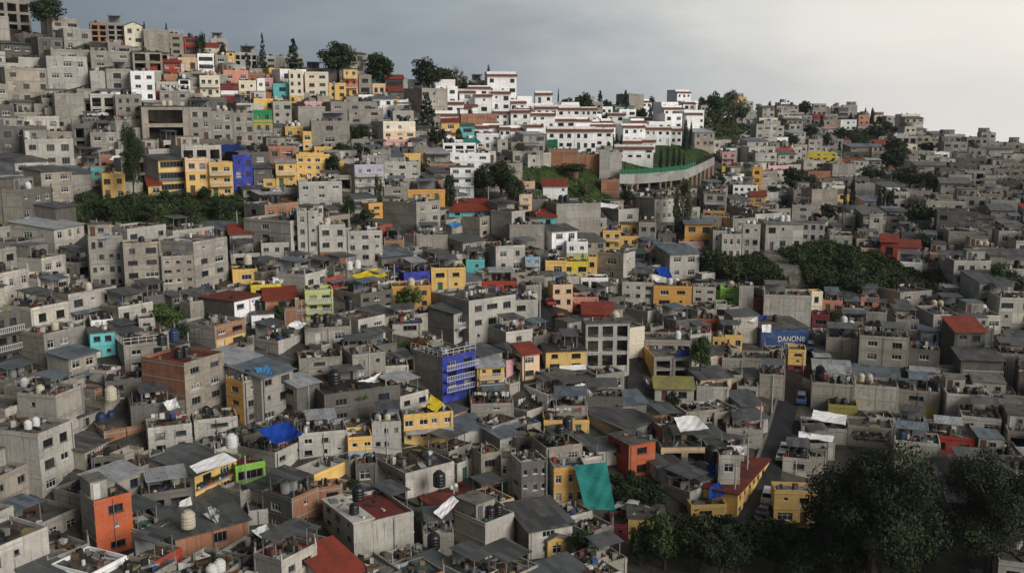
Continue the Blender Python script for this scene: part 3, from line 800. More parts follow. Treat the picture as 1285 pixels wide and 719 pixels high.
# cars --------------------------------------------------------------
def car_paint(key, col):
    m, t, b = newmat('paint_'+key, .3, .5); b.inputs['Base Color'].default_value = (*col, 1); b.inputs['Coat Weight'].default_value = .4; MC['car_'+key] = m
for k, c in {'white': (.68, .68, .67), 'red': (.22, .015, .02), 'silver': (.38, .39, .40), 'dark': (.03, .035, .05), 'blue': (.04, .09, .22)}.items(): car_paint(k, c)
CARM = {}
def car_meshes(key, van=False):
    k = (key, van)
    if k in CARM: return CARM[k]
    # side profile (x forward, z up), extruded with tumblehome
    if not van: lo = [(-2.05, .35), (-2.1, .62), (-2.0, .88), (-1.35, .95), (.75, .93), (1.95, .78), (2.08, .55), (2.05, .35)]; hi = [(-1.75, .9), (-1.25, 1.38), (-.2, 1.44), (.3, 1.4), (1.0, .92)]
    else: lo = [(-2.2, .35), (-2.25, .8), (-2.2, 1.05), (1.2, 1.05), (1.9, .95), (2.2, .7), (2.2, .35)]; hi = [(-2.18, 1.0), (-2.1, 1.85), (.4, 1.9), (.8, 1.85), (1.6, 1.03)]
    b = MB()
    def extr(pf, wb, wt, mb, m=0):
        zmin = min(z for x, z in pf); zmax = max(z for x, z in pf)
        W = lambda z: wb+(wt-wb)*(z-zmin)/(zmax-zmin)
        n = len(pf)
        for i in range(n):
            (x0, z0), (x1, z1) = pf[i], pf[(i+1) % n]
            mb.face([(x0, -W(z0), z0), (x1, -W(z1), z1), (x1, W(z1), z1), (x0, W(z0), z0)], m)
        mb.face([(x, -W(z), z) for x, z in pf][::-1], m); mb.face([(x, W(z), z) for x, z in pf], m)
    extr(lo, .86, .82, b); extr(hi, .80, .62, b)
    g = MB()
    def W2(z): return .80+(.62-.80)*(z-hi[0][1])/(max(z for x, z in hi)-hi[0][1])
    z0, z1 = (1.0, 1.33) if not van else (1.15, 1.72)
    for s in (-1, 1):
        for xa, xb, ta, tb in (((-1.4, -.45, -1.15, -.45), (-.33, .72, -.33, .32)) if not van else ((-1.9, -.6, -1.85, -.6), (-.4, 1.2, -.4, .75))):
            g.face([(xa, s*(W2(z0)+.012), z0), (xb, s*(W2(z0)+.012), z0), (tb, s*(W2(z1)+.012), z1), (ta, s*(W2(z1)+.012), z1)])
    a, c = hi[-1], hi[-2]; t0, t1 = .12, .9
    p0 = (a[0]+(c[0]-a[0])*t0, a[1]+(c[1]-a[1])*t0); p1 = (a[0]+(c[0]-a[0])*t1, a[1]+(c[1]-a[1])*t1)
    g.face([(p0[0]+.02, -.68, p0[1]+.02), (p0[0]+.02, .68, p0[1]+.02), (p1[0]+.02, .56, p1[1]+.02), (p1[0]+.02, -.56, p1[1]+.02)])
    a, c = hi[0], hi[1]; p0 = (a[0]+(c[0]-a[0])*.2, a[1]+(c[1]-a[1])*.2); p1 = (a[0]+(c[0]-a[0])*.9, a[1]+(c[1]-a[1])*.9)
    g.face([(p0[0]-.02, .66, p0[1]+.02), (p0[0]-.02, -.66, p0[1]+.02), (p1[0]-.02, -.56, p1[1]+.02), (p1[0]-.02, .56, p1[1]+.02)])
    w = MB()
    for i in range(14):
        a0, a1 = 2*math.pi*i/14, 2*math.pi*(i+1)/14
        q = [(.32*math.cos(a0), -.1, .32*math.sin(a0)), (.32*math.cos(a1), -.1, .32*math.sin(a1)), (.32*math.cos(a1), .1, .32*math.sin(a1)), (.32*math.cos(a0), .1, .32*math.sin(a0))]
        w.face(q)
        for y in (-.1, .1): w.face([(0, y, 0), (.32*math.cos(a0), y, .32*math.sin(a0)), (.32*math.cos(a1), y, .32*math.sin(a1))])
    hl = MB(); hl.box(-.04, -.16, -.07, .04, .16, .07)
    CARM[k] = (b.mesh('body', [MC['car_'+key]]), g.mesh('window_glass', [MC['glass_dark']]), w.mesh('wheel', [MC['tyre']]), hl.mesh('headlight', [MC['frame_white']]), hl.mesh('tail_light', [MC['roof_tr']]))
    return CARM[k]
def add_car(px, py, heading, key, label, van=False, lift=0.02, dd=0.0, group='cars parked along the lanes'):
    p = Pd(px, py, D(px, py)+dd)+Vector((0, 0, lift)); o = empty('van' if van else 'car', p, R(heading))
    b, g, w, hl, tl = car_meshes(key, van); link('body', b, o); link('window_glass', g, o)
    for x in (-1.3, 1.3):
        for y in (-.78, .78): link('wheel', w, o, (x, y, .32))
    for y in (-.58, .58): link('headlight', hl, o, (2.03 if not van else 2.19, y, .62)); link('tail_light', tl, o, (-2.06 if not van else -2.22, y, .75))
    return tag(o, label, 'van' if van else 'car', group)
def add_pole(px, ytop, ybot, label, arm=True, lamp=False, dd=0.0):
    d = D(px, ybot)+dd; p = Pd(px, ybot, d); h = (ybot-ytop)/(F/d)*1.02
    o = empty('utility_pole', p, random.uniform(-.4, .4)); b = MB(); b.bar((0, 0, -1), (0, 0, h), .15, 8, 0, None, .10); b.build('post', MC['pole_concrete'], o)
    if arm:
        b = MB(); b.box(-.8, -.05, h-.5, .8, .05, h-.4); b.build('crossarm', MC['concrete_dark'], o)
        for x in (-.7, 0, .7): b = MB(); b.lathe([(.0, 0), (.05, .0), (.07, .08), (.04, .16), (0, .18)], 6, 0, None, (x, 0, h-.4)); b.build('insulator', MC['tank_grey'], o)
    if lamp:
        b = MB(); b.bar((0, 0, h-.1), (1.5, 0, h+.3), .04, 5); b.build('lamp_arm', MC['frame_steel'], o); b = MB(); b.box(1.3, -.12, h+.22, 1.9, .12, h+.34); b.build('lamp_head', MC['frame_steel'], o)
    tag(o, label, 'utility pole', 'utility poles among the houses'); return o, p+Vector((0, 0, h-.35))
GARM = [(.6, .6, .58)]*4+[(.05, .08, .2), (.3, .06, .06), (.45, .42, .35), (.03, .03, .04), (.03, .03, .04), (.12, .2, .3), (.42, .28, .3), (.25, .25, .26), (.12, .16, .13)]
def clothesline(a, b, label, seed):
    rg = random.Random(seed); a = Vector(a); b = Vector(b); o = empty('clothesline', (a+b)/2-Vector((0, 0, 1.7))); m = (a+b)/2-Vector((0, 0, 1.7)); L = (b-a).length; dr = (b-a).normalized()
    s = MB(); s.bar(a-m, b-m, .012, 3); s.build('cord', MC['wire_black'], o)
    for e in (a, b): s = MB(); s.bar(e-m-Vector((0, 0, 1.7)), e-m+Vector((0, 0, .1)), .035, 4); s.build('post', MC['frame_steel'], o)
    t = .25
    while t < L-.5:
        w = rg.uniform(.3, .65); h = rg.uniform(.35, .95)
        if rg.random() < .75:
            g = MB(); p = a-m+dr*t; c = rg.choice(GARM); pts = []
            n = 5; side = Vector((-dr.y, dr.x, 0))
            for j in range(4):
                pts.append([p+dr*(w*i/n)+Vector((0, 0, -h*j/3))+side*(.06*math.sin(i*2+j+t*3)*(j/3)) for i in range(n+1)])
            for sg in (0, .015):
                for j in range(3):
                    for i in range(n):
                        q = [pts[j][i], pts[j+1][i], pts[j+1][i+1], pts[j][i+1]]; q = [v+side*sg for v in q]
                        g.face(q if sg else q[::-1], 0, None, c)
            g.build('garment', MC['tinted_junk'], o)
        t += w+rg.uniform(.03, .25)
    return tag(o, label, 'clothesline', 'clotheslines of washing on the roofs')
# crop xl xc xr ytop ybase | front walls (top storey first) | left walls | storeys | windows front,left | roof | flags | label
MAN = """
A1 18 20 106 22 120|br|-|3|2,0|c|open|unfinished bare brick building on the hilltop beside a concrete skeleton
A1 105 108 195 24 112|g|-|3|2,0|c|open,nostub|open concrete skeleton between the bare brick and the cream gabled house
A1 195 199 300 42 138|cr|-|2|2,0|gable|clean|pale cream gabled house standing on the hilltop
A1 300 303 436 60 185|gw|-|3|0,0|c|clean|tall blank brownish wall house right of the cream gable
A1 436 438 512 82 190|gw|-|3|1,0|c|rail|brownish hilltop house with a white railed roof terrace
A1 513 516 606 102 182|rd/rd|-|2|1,0|d|glass,nopar|red hilltop house with a broad dark glass band
A1 606 609 697 150 190|cr|-|1|0,0|tr|clean|low cream house under a sloping red roof on the hilltop
A1 650 653 742 105 150|gl|-|1|1,0|c||
A1 698 701 781 178 230|y|-|2|2,0|d|nopar|small yellow hilltop house with two pairs of windows
A1 780 784 900 180 248|gl|-|2|4,0|c|open|
A1 900 904 1060 198 265|gl|-|2|1,0|c||
A1 1058 1062 1150 195 275|gl|-|2|2,0|c||
A1 18 20 238 172 265|g|-|2|2,0|c||
A1 238 242 400 178 275|gw|-|2|2,0|d|open,nopar|
A1 295 298 372 225 270|rd|-|1|1,0|c||dark red low house under the brownish open gallery
A1 400 404 497 232 275|rd|-|1|2,0|tr||dark red house with a small pitched roof and white windows
A1 478 482 582 207 280|pe|-|1|2,0|c|clean|peach house with two dark windows below the hilltop red house
A1 583 586 673 188 275|w|-|2|3,0|c|glass|white and grey house with stacked glazed balconies
A1 676 680 748 195 278|g|-|2|1,0|c||
A1 100 103 236 268 380|g|-|2|1,0|c||
A1 18 20 100 280 388|gl|-|2|0,0|c||
A1 232 236 362 282 435|w|-|3|2,0|c|clean|white three storey house with paired dark windows in rows
A1 361 364 482 335 382|gl|-|1|2,0|d||
A1 480 484 546 322 378|w|-|2|1,0|d|open,nopar|
A1 595 599 706 304 414|cr|-|2|3,0|c|bal|cream house with railed balcony beside the maroon fronted house
A1 706 710 801 348 432|mr/w/mr|-|3|0,0|c|clean,nopar|maroon fronted house with a white band between floors
A1 801 805 898 330 430|cr/y|-|2|2,0|c||cream over yellow house with small paired dark windows
A1 852 856 942 288 328|br|-|1|0,0|c||
A1 908 912 986 315 374|pk|-|1|1,0|c||pink house beside the turquoise house on the upper slope
A1 900 903 945 320 430|w|-|2|1,0|c||
A1 984 988 1076 346 434|tq|-|2|1,0|c|clean|turquoise two storey house beside the cream apartment block
A1 1068 1074 1148 278 448|cr/cr/cr/y|-|4|2,0|w|clean|cream four storey apartment wing with a yellow ground floor
A2 30 36 160 285 412|cr|-|3|2,0|w|clean|cream apartment block with bare side and stacked dark windows
A1 18 21 151 400 528|gl|-|2|2,0|c|open|
A1 150 154 292 405 548|g|-|3|3,0|c||
A1 290 294 546 470 650|gw|-|2|1,0|d|open,nopar|long brownish house with a cluttered open porch under wide eaves
A1 543 547 666 474 648|g|-|3|2,0|c||
A1 664 667 776 494 655|g|-|3|2,0|c||
A1 774 778 886 504 660|g|-|3|2,0|c||
A1 883 887 986 488 664|gn/ol/g/g|-|3|2,0|c|clean|grey house with a green and olive striped upper storey
A1 984 988 1086 442 570|gl|-|3|2,0|c||
A1 1046 1050 1146 572 640|y|-|1|2,0|c||
A1 338 341 386 392 428|rd|-|1|0,0|c||
A1 383 387 548 382 470|g|-|2|2,0|c||
A1 150 153 236 540 640|g|-|2|1,0|c||
A1 18 21 160 605 719|g|-|2|2,0|c||
A2 158 162 252 342 420|y|-|2|2,0|c|clean|yellow gabled side wing beside the orange balcony tower
A2 236 240 315 272 415|y/o/y|-|3|2,0|d|bal,nopar|yellow tower house with orange trimmed balconies
A2 130 134 242 262 335|gl|-|2|0,0|w|clean|
A2 384 388 456 275 342|tq|-|2|1,0|c||teal house on the hilltop next to a bushy tree
A2 388 392 460 345 402|pe|-|1|2,0|c||
A2 316 320 388 300 400|g|-|2|1,0|c||
A2 455 459 556 322 384|gd|-|1|1,0|tr|glass|
A2 448 452 490 280 322|w|-|1|0,0|c|clean|
A2 578 582 830 322 366|w|-|1|3,0|w|clean|long low white building behind dark hilltop trees
A2 540 655 790 372 510|g|g|3|3,1|c||big grey block house with a blank side below the long white building
A2 118 172 416 442 545|g|g|2|3,0|c||
A2 262 266 450 480 560|g|-|2|2,0|c||
A2 380 450 620 548 680|cr/pe/pk|gl|3|3,1|c|clean|white over peach house with a pink ground floor
A2 66 70 272 545 672|g|-|2|1,0|c||
A2 180 184 248 545 605|rd|-|1|1,0|c|clean|small red framed rooftop room beside bushes
A2 840 844 932 568 622|tq|-|1|1,0|mg||green shed with metal roof below the brick retaining wall
A2 858 862 1052 505 575|br|-|2|0,0|c|clean|
A2 940 945 1062 610 692|w|-|2|3,0|c||
A2 1050 1055 1110 640 719|gl|-|2|1,0|c||
A2 750 756 852 548 602|y|-|1|1,0|tr||yellow house under a dark red pitched roof beside a pine
A2 450 454 560 640 682|pk|-|1|3,0|c|bal|
A2 20 24 70 600 700|y|-|2|1,0|c||
A2 80 84 182 680 735|y|-|1|1,0|c||
A2 276 282 400 640 719|g|-|2|2,0|c||
A2 760 766 940 660 719|w|-|2|3,0|d|open|
B1 80 84 206 122 258|y|-|2|2,0|c|clean|lone ochre yellow house at the left edge above the dark green slope
B1 18 22 82 90 190|tq/g|-|2|1,0|c||
B1 304 384 526 50 226|y/gd/y|g|3|3,0|m|glass|yellow house with dark glazed galleries under a grey metal roof
B1 522 526 652 42 232|pe/y/y|-|3|2,0|c|clean|yellow and peach three storey house in the row above the green slope
B1 648 652 777 62 245|y|-|3|2,0|c|bal,clean|yellow balcony house touching the royal blue house
B1 775 779 880 28 212|bl|-|3|2,0|c|clean|royal blue three storey house at the end of the yellow row
B1 320 324 392 180 240|y|-|1|1,0|tr|clean|
B1 880 884 982 90 195|gd|-|2|1,0|m||
B1 998 1002 1112 62 195|y|-|2|2,0|mw|bal|yellow house with balcony under a white sheet roof
B1 1108 1112 1290 20 150|y|-|3|4,0|c|clean|long yellow three storey house with a tree before it
B1 930 934 1004 148 195|y|-|1|1,0|c||
B1 18 21 202 455 735|g|-|4|4,0|c|room|tall grey block house at the left edge with four rows of windows
B1 200 204 402 490 760|gw|-|4|2,0|c|clean|tall blank grey house with windows only on one side
B1 398 402 576 560 760|gw|-|4|3,0|c||tall grey house with a lowered planted terrace
B1 345 575 752 484 760|g|g|4|2,0|c|plain|tall grey corner block with small twin windows and a long side wall
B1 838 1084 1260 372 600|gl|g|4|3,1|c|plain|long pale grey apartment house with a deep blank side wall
B1 922 926 1086 488 605|gl|-|2|3,0|c||
B1 754 758 880 440 525|gl|-|1|1,0|tr|clean|grey house under a rusty red pitched roof by the tall corner block
B1 758 762 930 545 600|gl|-|1|1,0|c|open|
B1 768 772 902 628 705|y|-|1|1,0|r|clean|small yellow house with a dark red roof deck
B1 20 24 95 378 455|g|-|1|0,0|c||
B2 0 4 136 12 145|y|-|3|3,0|c|clean|
B2 0 4 232 165 310|gl|-|3|3,0|c||grey house with pale blue panels and a rust stained top
B2 245 300 452 75 240|lv/gl/gl|gl|3|3,1|c|bal|grey modern house with blue white balconies
B2 450 455 646 58 145|gl|-|2|3,0|c|clean|pale grey low house with a round painted wall panel
B2 545 549 646 12 55|y|-|1|0,0|c|clean|
B2 800 804 1016 12 90|w|-|2|3,0|c|clean|white four storey house with dark ribbon windows above the trees
B2 800 805 930 88 236|w|-|3|2,0|c|bal,clean,nopar|narrow lower floors of the white house beside dark trees
B2 450 626 752 275 452|g|g|3|2,0|c|plain|grey block with blank left wall below yellow rooftop rooms
B2 576 580 776 205 275|yo|-|1|2,0|c||orange yellow rooftop house on the grey block
B2 450 454 578 190 268|g|-|2|1,0|c||
B2 318 372 446 278 356|yo|yo|2|1,0|c|clean|orange yellow house behind a dark bush
B2 110 114 252 392 600|gl/gl/br|-|3|2,0|c||
B2 248 252 446 425 590|gl|-|3|3,0|c||
B2 792 796 1012 320 350|tq|-|1|2,0|tr|clean|teal walled house under a wide rusty pink roof
B2 868 960 1012 352 465|gw|g|2|1,0|c|clean|
B2 1018 1130 1200 322 480|gl|g|2|0,0|c||
B2 620 625 790 445 512|g|-|1|0,0|c||
B2 450 454 560 470 530|br|-|1|1,0|c||
B2 330 440 610 560 640|gd|gl|1|1,0|mb||low house under large blue grey metal sheets
B2 698 704 886 620 740|y|-|2|2,0|c||yellow two storey house with a cluttered roof beside the blue house
B2 495 560 696 645 750|bl|bl|2|2,0|r||royal blue house beside the yellow cluttered roof house
B2 985 1046 1200 505 645|gl|g|2|2,0|c||
B2 884 888 986 575 642|tq|-|1|1,0|c||turquoise low house behind the yellow two storey house
B2 960 975 1160 690 740|rd|rd|1|2,0|r||low red house with a red roof deck in the middle
B2 -10 0 112 320 600|gl|-|4|2,0|c|clean|
B3 470 474 592 8 150|gl|-|2|0,0|c|clean|blank pale grey wall block at the end of the curved deck
B3 480 484 580 150 215|br|-|1|0,0|c|clean|
B3 200 204 362 -8 70|br|-|1|0,0|c|clean|bare brick terrace wall under the white villas
B3 360 364 472 18 75|br|-|1|0,0|c|clean|lower bare brick terrace beside the pale grey wall block
B3 165 175 304 186 236|w|w|1|3,0|tr|clean|white cottage with a red roof on the green slope
B3 45 49 116 230 322|pe|-|2|1,0|c|bal|narrow peach house with balconies beside the dark trees
B3 60 64 132 160 205|pe|-|1|1,0|c||
B3 144 246 480 282 430|g|g|2|0,0|c|plain|long blank grey block wall house above the lime house
B3 400 415 512 355 420|gl|-|1|1,0|c||
B3 480 575 682 310 395|gl|g|1|1,0|c|room|grey rooftop storey over the yellow balcony house
B3 584 588 682 388 455|y|-|1|2,0|c|clean,nopar|yellow upper floor with two dark windows in the middle
B3 488 492 586 420 520|y|-|2|2,0|c|bal|yellow balcony house in the middle of the slope
B3 583 587 680 450 505|y|-|1|2,0|c||
B3 678 682 772 378 510|g|-|2|2,0|c||
B3 664 764 862 258 440|gl|g|3|3,0|lt|nopar|tall grey house with three rows of dark windows behind a tall tree
B3 780 784 880 435 500|gd|-|1|3,0|c|bal|
B3 918 925 1075 385 515|yo|-|2|2,0|mb||orange yellow house behind a bush right of the tall tree
B3 296 300 412 480 590|w/lm|-|2|2,0|c|clean|pale lime house with white top floor in the middle
B3 280 285 412 585 660|yb|-|1|2,0|c|bal|bright yellow ground floor house under the pale lime house
B3 184 188 300 580 665|y|-|1|1,0|c||
B3 410 414 462 560 640|y|-|1|1,0|c||
B3 460 600 662 545 700|gl|g|2|1,1|c||grey corner house with a cluttered roof in the middle
B3 0 -2 182 390 510|g|-|2|0,0|c||
B3 -30 20 78 505 640|gl|gl|2|2,1|c||
B3 76 80 160 560 645|lb/gl|-|2|2,0|c|bal|
B3 768 846 1002 545 685|gl|g|2|2,0|mb||grey house with arched porch under a slate grey sheet roof
B3 890 896 1028 478 525|pk|-|1|0,0|c|clean|
B3 1020 1026 1140 225 330|g|-|2|2,0|lt|nopar|
B3 1010 1014 1120 340 450|gw/yo|-|2|1,0|c||
B3 1070 1074 1146 420 560|gl|-|2|2,0|c||
B3 1022 1026 1142 315 355|yo|-|1|2,0|c||
B3 140 145 245 350 400|tq|-|1|1,0|tr|clean|small teal house with a red pitched roof by a bush
B3 600 604 716 540 585|gd|-|1|1,0|mg|glass|dark glazed roof room under a teal canopy roof
B3 370 376 520 670 730|w|-|1|3,0|d|open|
B4 0 3 76 5 68|pk|-|2|2,0|c|bal|pink house with railed floors left of the cypress deck end
B4 0 3 72 80 118|yb|-|1|0,0|c||
B4 158 162 216 88 215|yo|-|3|1,0|c|clean|tall narrow orange house among grey roofs
B4 58 62 192 180 245|w|-|2|4,0|c||white house with a row of small dark windows on the right slope
B4 152 157 236 238 292|yo|-|1|1,0|tr|clean|small orange yellow house with red roof edge
B4 195 232 428 388 525|gl|gl|2|3,1|lt|clean,nopar|long pale house perched on the cliff edge
B4 424 428 546 378 480|gl|-|2|3,0|lt|clean,nopar|pale upper wing of the house on the cliff edge
B4 104 108 202 388 570|gl|-|3|2,0|c||pale three storey house at the end of the cliff
B4 -30 0 104 440 575|gl|-|2|3,0|c||
B4 705 709 816 172 240|gl|-|2|0,0|c|clean|
B4 778 782 852 332 465|gl|-|2|1,0|c||tall pale house above the red roofs near the cliff
B4 948 954 1092 428 495|gd|-|1|2,0|c|big|
B4 735 740 905 512 560|pe|-|1|4,0|c||
B4 838 842 934 480 580|rd|-|1|1,0|tr|clean|dark house under a bright red roof at the cliff top
B4 930 934 1052 508 585|pk|-|1|2,0|tr|clean|pink fronted house with red roof edge at the cliff top
B4 942 946 1062 585 650|w|-|1|1,0|c||white house with one big window at the cliff's end
B4 998 1002 1078 282 325|yo|-|1|2,0|c||
B4 370 374 476 285 365|gl|-|2|1,0|c||
B4 452 456 612 5 50|yb|-|2|4,0|c|clean|row of yellow terraces high on the right slope
B4 640 645 785 8 60|gd/o|-|2|3,0|c|clean|dark and orange house high on the right slope
B4 640 644 708 335 420|g|-|2|1,0|c||
B4 860 864 970 345 420|gl|-|2|1,0|c||
B4 570 574 692 445 515|gl|-|1|2,0|c||
C1 18 21 138 200 262|w|-|1|3,0|c||
C1 18 21 152 268 410|tq|-|2|2,0|c|clean,nopar|turquoise house under a white storey at the left edge
C1 600 784 942 100 245|w|gd|2|2,0|r|clean,nopar|white house with black graffiti under a dark red roof
C1 868 872 992 170 242|w|-|1|1,0|c|clean,nopar|low white annex of the graffiti house
C1 485 680 842 228 362|br/y|g|2|2,0|c||brick over yellow house with a long grey side
C1 304 530 738 422 760|gw|br|4|2,0|r|plain,clean|tall block with a dark red roof deck and brick side
C1 868 872 1030 12 140|yb|-|2|2,0|c||bright yellow house with a patio roof behind the graffiti house
C1 942 946 1112 90 200|br|-|2|1,0|tr|clean|brick house under a bright orange red sloping roof
C1 848 1014 1142 308 390|gl|g|1|0,0|c|nostub|
C1 756 930 1098 498 760|g|g|3|2,0|mb|clean|grey house with white grid windows under blue grey sheet roofs
C1 742 834 936 520 760|g|yo|3|1,1|c||grey house with an orange roof terrace
C1 146 200 440 330 480|g|g|2|2,0|c|rail|grey house with a white framed pergola roof
C1 95 100 385 520 640|gd|-|2|2,0|d||
C1 1040 1046 1180 130 225|br|-|1|0,0|c||
C1 228 236 535 650 790|gd|-|2|0,0|c||
C1 268 274 360 190 250|gl|-|1|1,0|c||
C2 35 38 186 40 215|lm|-|3|2,0|w|bal,clean|lime green house with balcony strips
C2 -20 -16 52 90 220|br|-|2|1,0|c||
C2 175 330 500 60 165|gd|gw|2|3,1|c||
C2 490 495 702 18 140|yo|-|2|3,0|c||orange yellow house behind the bright round tree
C2 690 824 906 160 330|gl|gd|2|1,0|md|bal|house under a slate metal roof with a white balcony
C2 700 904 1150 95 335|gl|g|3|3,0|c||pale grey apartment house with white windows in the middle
C2 176 318 460 195 330|gl|g|2|2,0|c||
C2 30 34 280 240 330|g|-|1|2,0|c||
C2 230 288 462 380 540|g|g|2|2,0|c||
C2 0 4 232 400 500|g|-|2|1,0|c||
C2 600 764 940 392 640|bl|g|4|2,0|c|bal,rail|royal blue house with white railings and a blank grey side
C2 914 948 1090 445 625|y/pe/y|y|3|2,0|mw|bal|yellow house under a pale sheet canopy beside the blue railed house
C2 494 498 652 215 270|gl|-|1|1,0|d|nopar|
C2 1005 1100 1240 260 400|gl|g|2|1,0|c||
C2 0 140 540 590 760|gd|gd|2|2,1|d||
C2 400 540 690 600 740|gl/y|g|2|2,0|c||grey over yellow house with a cluttered dark roof
C2 436 440 584 440 540|gl|-|1|0,0|c||
C2 908 914 1140 640 719|g|-|2|1,0|c||
C2 140 145 290 400 480|br|-|1|1,0|mb||
C3 -60 -10 148 95 225|gl|g|2|1,0|c||
C3 308 312 468 75 135|sa|-|1|1,0|c||salmon pink house at the head of the dark lane
C3 200 228 332 10 130|pe|y|2|2,0|c||
C3 756 760 962 15 130|yo|-|2|2,0|c||orange house with wide windows beside pale grey houses
C3 582 730 830 150 215|gl|g|1|1,0|c||
C3 380 400 632 215 445|gl|g|3|3,0|c|open,nopar|open sided concrete house with car ports and a red roof room
C3 380 388 550 165 225|rd|rd|1|0,0|tr|clean|red roof room on top of the open sided concrete house
C3 150 190 402 365 470|y|gw|2|2,0|d|nopar|yellow house under a sagging dark roof
C3 12 66 156 380 520|pe|gl|2|1,1|tr|clean|narrow apricot house with a bright red roof
C3 706 762 962 390 510|g|yo|2|2,0|lt|open|grey house with white framed bay windows by the orange lane wall
C3 762 768 975 555 625|gl|-|1|2,0|my|clean|
C3 700 712 962 300 400|g|-|1|3,0|c|open|
C3 780 786 932 262 300|y|-|1|0,0|r|clean,nopar|
C3 965 970 1090 20 105|gl|-|2|2,0|c||
C3 1090 1094 1180 40 90|ln|-|1|1,0|c|clean|bright green house with a white shutter
C3 1085 1090 1150 110 190|gl|-|1|1,0|c||
C3 526 580 722 640 719|g|gd|1|0,0|mb||
C3 -80 90 228 680 730|gl|g|1|0,0|c||
C3 228 232 412 650 740|g|-|2|0,0|c||
C3 985 990 1160 545 625|gl|-|1|0,0|c|clean|
C3 1070 1075 1150 285 345|y|-|1|2,0|c||
C3 590 594 760 -5 90|gl|-|2|3,0|c||
C3 1000 1006 1110 190 250|o|-|1|2,0|c||
C3 400 406 600 600 690|gd|-|1|0,0|c||
C4 -10 -6 86 25 105|ln|-|2|1,0|c|clean|
C4 88 92 168 15 155|gl|-|2|0,0|c||
C4 165 168 222 85 165|mr|-|1|0,0|c|clean|
C4 218 222 474 60 205|gp|-|2|0,0|c||big blank pale block wall above the blue sign building
C4 452 474 532 45 190|cr|y|2|1,0|c|clean|
C4 530 534 642 90 155|sa|-|1|2,0|c||
C4 735 739 836 75 135|sa|-|1|1,0|d||
C4 474 480 572 165 245|mr|-|1|1,0|c|clean|maroon house at the top of the street
C4 110 208 460 244 342|bb|bb|1|0,0|c|clean,nopar|dark blue shop building with white lettering
C4 340 352 446 350 465|y/y/mr|y|3|1,0|c|clean|small yellow gatehouse with maroon base at the street's upper end
C4 -20 0 110 275 350|y|-|1|2,0|c||
C4 0 4 118 395 450|gl|-|1|0,0|r|clean|
C4 112 118 340 395 470|gw|-|1|0,0|c||
C4 330 200 335 480 600|gw|-|2|0,0|c||
C4 645 650 728 248 295|ol|-|1|0,0|c|clean,nopar|olive yellow water house above block walls
C4 548 552 718 285 420|gw|-|2|0,0|c||
C4 720 724 985 275 480|gw|-|3|2,0|c||
C4 980 984 1150 345 490|gd|-|2|1,0|c||
C4 482 488 684 455 520|gl|-|1|0,0|mw||low house under long white corrugated roofs by the street
C4 676 682 942 490 550|gw|-|1|0,0|mb||
C4 468 474 700 525 665|gw|-|2|0,0|c||
C4 696 702 932 535 670|gp|-|2|0,0|c||pale panel wall house below the white corrugated roofs
C4 780 944 1112 50 150|g|gl|2|2,0|c||
C4 985 1060 1150 255 345|w|w|1|2,1|mb|clean|white cabin with a pale blue sheet roof at the right edge
C4 926 930 1150 560 700|gw/ol|-|2|1,0|c||
C4 80 84 196 545 610|gl|-|1|2,0|c||
C4 760 766 880 150 210|gl|-|1|0,0|c||
C4 1000 1004 1150 460 520|gp|-|1|0,0|mw||
C4 560 566 720 640 719|ol|-|1|0,0|c||
D1 -20 55 250 440 760|o|g|3|1,0|c|clean,room|bright orange three storey house at the bottom left
D1 332 576 796 305 480|y|g|2|2,0|md|plants|yellow house with flowerpots under dark patched sheet roofs
D1 735 790 946 262 375|ln|gr|1|1,0|r|glass,clean|lime green house with a dark red roof deck
D1 786 1000 1160 190 340|gl|g|2|2,0|c||grey house draped with a big blue tarpaulin
D1 284 296 562 410 560|gd|-|1|2,0|c|open|
D1 932 1090 1230 430 640|br|gd|2|1,1|d||dark house with brick front beside a narrow yard
D1 325 470 860 640 760|br|g|1|1,0|md||
D1 20 90 326 80 150|br|br|1|0,0|c||low brick walled roof yard at the left edge
D1 20 24 195 220 310|gd|-|1|3,0|d|open|
D1 320 328 560 60 210|gl|-|2|2,0|c||
D1 560 570 800 20 130|gl|-|2|1,0|c||
D1 850 858 960 500 580|gl|-|1|0,0|c||
D2 134 296 397 560 780|gl|gl|3|0,3|w|clean,nopar,ar25|pale three storey house with a cream flat roof and maroon edge
D2 392 399 612 546 763|gl|gl|2|0,0|r|clean,ar25,d9|grey walled terrace with a sunken red floor and white coping
D2 580 716 976 490 560|br|gl|1|0,2|r|clean,nopar|low house with a broad dark red roof terrace
D2 388 568 826 300 440|gl|gw|2|0,3|d||grey house with arched windows and a dark mossy roof
D2 -20 0 232 390 540|br|-|2|2,0|d||brick walled house with dark planted roof
D2 918 968 1072 195 390|gw/y|gw|2|1,0|c||grey over yellow house in a narrow lane
D2 985 1068 1160 110 230|gl|g|1|1,0|mb|clean|
D2 1066 1074 1160 220 420|gw|-|2|2,0|c||
D2 0 4 262 90 230|gl|-|2|3,0|c||
D2 260 264 392 110 245|y/lb|-|2|2,0|c|clean|yellow house with a pale blue base above the arched grey house
D2 388 392 545 30 190|gl|-|2|3,0|c||
D2 540 560 820 -10 145|y|g|2|4,0|c|awn|long yellow house with garage doors in the lower middle
D2 776 830 982 75 145|gl|gl|1|0,0|mb|clean|
D2 826 990 1142 560 760|gl|gl|2|0,0|c|room|
D2 656 662 824 620 740|g|-|1|0,0|d||
D2 300 304 420 250 360|gd|-|1|1,0|c||
D3 205 232 402 268 480|yo/y|g|2|3,0|g|clean|house with orange columns under a pale gravel roof
D3 518 628 768 150 335|o|rd|2|1,1|c|clean,nopar|bright orange red two storey house beside a dark garden
D3 388 612 772 70 155|g|g|1|2,0|m|clean|grey upper house with metal roof above the orange red house
D3 770 800 1052 165 250|pe/gl|g|1|2,0|c|open|
